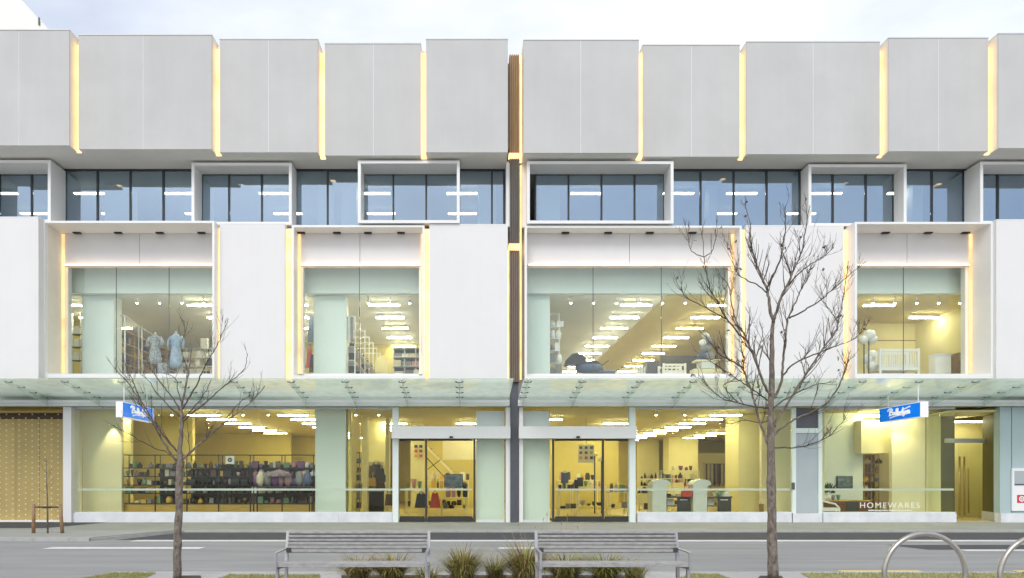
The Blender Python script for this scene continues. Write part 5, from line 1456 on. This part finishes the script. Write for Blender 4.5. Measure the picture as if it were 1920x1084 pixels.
tree('smaller bare street tree with branches spread wide, before the left blue sign', 10.1,
     [(332, 1088), (333, 1020), (335, 960), (337, 890), (337, 862), (337, 845), (339.5, 815), (341, 785), (342, 757), (348, 727), (353, 702), (357.5, 671), (360, 650)],
     [.062, .058, .054, .050, .046, .036, .030, .024, .018, .014, .011, .008, .004], LT, 11, 6.0, 0, None)
RT = [
    ([(1450, 605), (1442, 569), (1438, 542), (1422, 504.5), (1414, 477), (1407, 457), (1405.7, 420), (1396, 380)], .022, .004, .2),
    ([(1438, 542), (1449, 517), (1464, 487), (1467, 465), (1471.6, 427), (1473, 385)], .014, .004, -.2),
    ([(1450, 600), (1454, 589), (1466.7, 554), (1479, 529), (1489, 504.5), (1504, 469.6), (1511.5, 425), (1519, 385)], .022, .004, -.25),
    ([(1475, 538), (1499, 512), (1521.5, 494.5), (1546, 479.6), (1564, 462)], .010, .003, .3),
    ([(1452, 747), (1464, 719.6), (1468, 682), (1471.7, 645), (1474, 614), (1481.6, 589), (1491.6, 566.7), (1501.5, 544), (1514, 524), (1521, 500)], .018, .004, -.5),
    ([(1480, 597), (1509, 581.6), (1536, 564), (1554, 549), (1579, 527), (1612, 500)], .011, .003, -.7),
    ([(1452, 800), (1454, 792), (1474, 762), (1496.5, 724.6), (1519, 690), (1541, 657), (1559, 632), (1569, 614), (1576, 581.6), (1584, 544), (1591, 489.5)], .020, .004, .4),
    ([(1447, 819), (1464, 804), (1489, 787), (1529, 769), (1556, 749.5), (1574, 722), (1586, 692), (1592, 668)], .017, .004, -.5),
    ([(1450, 840), (1470, 839.5), (1494, 839), (1524, 831.6), (1554, 817), (1581, 789), (1592, 770)], .010, .003, .5),
    ([(1466.7, 707), (1489, 682), (1534, 662), (1559, 652), (1604, 634), (1632, 600)], .012, .003, .6),
    ([(1443, 842), (1439, 829), (1429, 804), (1419, 772), (1412, 744.5), (1402, 714.6), (1394.5, 690), (1396, 670), (1389, 655)], .020, .006, .3),
    ([(1394.5, 690), (1372, 677), (1350, 665), (1330, 640), (1311, 620)], .013, .004, .5),
    ([(1445, 740), (1438, 732), (1422, 692), (1407, 652), (1394.5, 625), (1379.5, 601.6), (1372, 569), (1367, 539), (1352, 519)], .020, .004, -.4),
    ([(1404, 645), (1399.5, 639), (1364.6, 601.6), (1344.7, 566.7), (1332, 542), (1323.5, 509), (1320, 479.6), (1316, 422)], .014, .003, .4),
    ([(1320, 482), (1297, 472), (1291, 450), (1290, 435)], .006, .003, .2),
    ([(1321, 482), (1335, 470), (1341, 450), (1342, 430)], .006, .003, -.2),
    ([(1442, 766), (1414, 762), (1379.5, 754.5), (1354.6, 747), (1335, 732), (1310, 702)], .011, .003, -.6),
    ([(1384, 756), (1364.6, 734.5), (1357, 722), (1372, 716), (1394, 714)], .007, .003, -.3),
    ([(1438, 549), (1419, 534), (1394.5, 522), (1379.5, 507), (1372, 480), (1363, 455)], .009, .003, .3),
    ([(1443, 756), (1438, 749.5), (1414, 732), (1394.5, 719.6), (1367, 700), (1327, 675), (1308, 668)], .012, .003, .5),
    ([(1361, 598), (1322, 576.7), (1287, 557), (1275, 542)], .008, .003, -.4),
    ([(1447, 770), (1467, 752), (1497, 735), (1530, 722), (1566, 716)], .008, .003, -.7),
    ([(1444, 789), (1420, 792), (1395, 788), (1370, 795), (1350, 790)], .007, .003, .6),
    ([(1448, 690), (1440, 668), (1432, 640), (1428, 612)], .008, .003, .3),
    ([(1572, 605), (1560, 588), (1546, 565), (1538, 540)], .006, .003, .2),
]
tree('taller bare street tree with tangled twigs and a few clinging brown leaves', 10.1,
     [(1449, 1092), (1448, 1020), (1447, 950), (1445.5, 889), (1445.5, 819), (1445, 769), (1447, 732), (1447, 670), (1448, 630), (1450.5, 600)],
     [.074, .068, .064, .060, .052, .046, .040, .034, .028, .022], RT, 23, 11.5, 1, None)
# sapling between two stakes on the far footpath
zz = 19.0
sp_ = thing('sapling', 'thin bare sapling tied between two timber stakes at the far kerb', 'tree', (PX(89, zz), zz, 0))
MB().tube([(PX(89.5, zz), zz, 0), (PX(89, zz), zz, PH(940, zz)), (PX(87.5, zz), zz, PH(900, zz)), (PX(86, zz), zz, PH(855, zz))], [.026, .018, .010, .005], 6).build('trunk', M['bark'], sp_)
tq = MB(); rr_ = random.Random(5)
for k in range(13):
    h = rr_.uniform(PH(930, zz), PH(865, zz)); a = rr_.uniform(0, 6.28); L = rr_.uniform(.15, .45)
    p = Vector((PX(87.5, zz), zz, h)); d = Vector((math.cos(a), math.sin(a) * .6, .7)).normalized()
    tq.tube([p, p + d * L * .5, p + d * L + Vector((0, 0, .05))], [.004, .0035, .0025], 3, cap=False)
tq.build('twigs', M['twig'], sp_, kind='stuff')
for i, (a, lab) in enumerate(((63, 'upright brown timber stake left of the sapling'), (117, 'leaning pale timber stake right of the sapling'))):
    lean = 0 if i == 0 else -.06
    tag(MB().tube([(PX(a, zz), zz, -.02), (PX(a, zz) + lean, zz, PH(945, zz))], [.05, .045], 8).build('tree_stake', M['stake']), lab, 'stake')
tag(MB().box(PX(65, zz), PX(115, zz), zz - .012, zz + .012, PH(951, zz) - .02, PH(951, zz) + .02).tube([(PX(80, zz), zz - .03, PH(951, zz)), (PX(98, zz), zz - .03, PH(951, zz))], .03, 5).build('tree_tie', M['soil']), 'dark strap tying the sapling to its stakes', 'strap')

# ==================================================================== TUSSOCKS
def tussock(px_, Z, hgt, spread, n, seed, label, mix):
    rg_ = random.Random(seed)
    x = PX(px_, Z); bs_ = [MB(), MB(), MB()]
    T = thing('grass_tussock', label, 'plant', (x, Z, 0.0), 'tussocks behind the benches')
    for k in range(n):
        a = rg_.uniform(0, 6.283); rr2 = rg_.uniform(0, .13)
        p = Vector((x + math.cos(a) * rr2, Z + math.sin(a) * rr2, 0.01))
        out_ = rg_.uniform(.15, 1.0) * spread
        H = hgt * rg_.uniform(.55, 1.1)
        a2 = a + rg_.uniform(-.7, .7)
        d = Vector((math.cos(a2), math.sin(a2), 0))
        droop = rg_.uniform(.15, .75)
        pts = []
        for t in (0, .3, .6, .85, 1.0):
            pts.append(p + d * out_ * t ** 1.5 + Vector((0, 0, H * (t - droop * t ** 3))))
        wv = d.cross(Vector((0, 0, 1))) * rg_.uniform(.003, .006)
        vv = []
        for i, q_ in enumerate(pts):
            f = 1 - (i / 4) ** 2 * .85
            vv += [q_ - wv * f, q_ + wv * f]
        b = bs_[0 if rg_.random() < mix[0] else (1 if rg_.random() < mix[1] else 2)]
        b.add(vv, [(2 * i, 2 * i + 1, 2 * i + 3, 2 * i + 2) for i in range(4)], True)
    for b, m_, nm in zip(bs_, ('tuss_a', 'tuss_b', 'tuss_c'), ('green_blades', 'straw_blades', 'rust_blades')):
        if b.v: b.build(nm, M[m_], T, kind='stuff')
tussock(867, 9.6, .66, .50, 900, 1, 'tall olive tussock standing alone between the two benches', (.5, .6))
tussock(672, 9.7, .52, .55, 700, 2, 'straw coloured tussock behind the middle of the left bench', (.25, .75))
tussock(735, 9.7, .54, .62, 800, 3, 'rusty tussock behind the right part of the left bench', (.4, .35))
tussock(985, 9.5, .76, .62, 950, 4, 'tall arching tussock at the left end of the right bench', (.5, .55))
tussock(1060, 9.7, .56, .70, 900, 5, 'leafy green tussock behind the left half of the right bench', (.85, .5))
tussock(1135, 9.7, .54, .65, 800, 6, 'green tussock behind the middle of the right bench', (.85, .6))
tussock(800, 9.3, .42, .25, 260, 7, 'short tussock at the right end of the left bench', (.6, .5))
tussock(930, 9.9, .46, .28, 260, 8, 'small sparse tussock between the lone tussock and the right bench', (.55, .5))
tussock(1190, 9.8, .45, .3, 240, 9, 'thin tussock behind the right part of the right bench', (.6, .6))
# seed stalks above the right bench
st_ = thing('seed_stalks', 'few long seed stalks rising above the right bench', 'plant', (PX(1010, 9.5), 9.5, 0))
for k, (a, t_, tx) in enumerate(((985, 985, 972), (1000, 975, 1018), (1020, 966, 1025), (1035, 982, 1052), (1050, 968, 1063), (1075, 990, 1082), (980, 1000, 960), (1008, 990, 1003))):
    b = MB(); p0 = Vector((PX(a, 9.5), 9.5, 0.02)); p1 = Vector((PX(tx, 9.5), 9.45, PH(t_, 9.5)))
    mid = (p0 + p1) / 2 + Vector((.02, 0, .12))
    b.tube([p0, mid, p1], [.004, .003, .0025], 4).tube([p1, p1 + (p1 - mid) * .14], [.007, .003], 5)
    b.build('stalk', M['tuss_b'], st_)

# ==================================================================== BENCHES
def bench(px0, px1, label, first):
    Zb, Zf = 8.3, 7.88
    x0, x1 = PX(px0, Zb), PX(px1, Zb)
    B = thing('park_bench', label, 'bench', ((x0 + x1) / 2, 8.1, 0), 'slatted benches by the road')
    # backrest slats
    for k in range(6):
        h = .575 + .0445 * k
        y = Zb + .018 * k
        MB().prism([(y + .004, h), (y + .02, h + .003), (y + .024, h + .030), (y + .006, h + .034), (y - .008, h + .029), (y - .010, h + .011)], 'x', x0 + .022, x1 - .022).build('back_slat', M['slat'], B)
    for k in range(5):
        y = Zf + .006 + .083 * k
        h = .508 - .006 * k
        MB().prism([(y, h - .052), (y + .074, h - .05), (y + .074, h - .002), (y + .066, h), (y + .008, h), (y, h - .008)], 'x', x0 + .012, x1 - .012).build('seat_slat', M['slat'], B)
    for (xe, s_) in ((x0, 1), (x1, -1)):
        xa_ = xe - .018; xb_ = xe + .018
        MB().prism([(Zb + .02, 0), (Zb + .07, 0), (Zb + .07, .45), (Zb + .145, .83), (Zb + .115, .835), (Zb + .028, .46)], 'x', xa_, xb_).build('leg', M['bench_alu'], B)
        MB().prism([(Zf + .05, 0), (Zf + .1, 0), (Zf + .1, .46), (Zf + .05, .46)], 'x', xa_ + .002, xb_ - .002).build('leg', M['bench_alu'], B)
        MB().prism([(Zf - .01, .462), (Zb + .026, .44), (Zb + .026, .40), (Zf - .01, .43)], 'x', xa_ + .003, xb_ - .003).build('seat_bearer', M['bench_alu'], B)
        MB().prism([(Zf - .01, .625), (Zb + .06, .632), (Zb + .06, .62), (Zf - .01, .611)], 'x', xa_, xb_).build('armrest', M['bench_alu'], B)
        MB().prism([(Zf - .008, .463), (Zf + .02, .463), (Zf + .02, .61), (Zf - .008, .61)], 'x', xa_ + .004, xb_ - .004).build('arm_post', M['bench_alu'], B)
        MB().box(xe + .021 * s_, xe + .075 * s_, Zb - .03, Zb - .013, .585, .64).build('bracket', M['slatdark'], B)
bench(535, 803, 'grey slatted bench left of the lone tussock', True)
bench(1007, 1273, 'grey slatted bench right of the lone tussock', False)

# ==================================================================== BIKE HOOPS
def hoop(px_, Z, r_, hc, label):
    x = PX(px_, Z)
    H_ = thing('bike_hoop', label, 'bike rack', (x, Z, 0), 'steel bike hoops')
    a0 = math.asin(max(-1, -hc / r_))
    pts = []
    for k in range(49):
        a = a0 + (math.pi - 2 * a0) * k / 48
        pts.append((x + r_ * math.cos(a), Z, hc + r_ * math.sin(a)))
    MB().tube(pts, .029, 10).build('ring', M['steel'], H_)
    for p in (pts[0], pts[-1]):
        MB().lathe(p[0], p[1], [(.07, .001), (.07, .012)], 12).build('base_plate', M['steel'], H_)
hoop(1734, 8.0, .475, .36, 'round steel bike hoop standing whole in view at lower right')
hoop(1951, 8.0, .475, .33, 'round steel bike hoop cut off by the right edge')
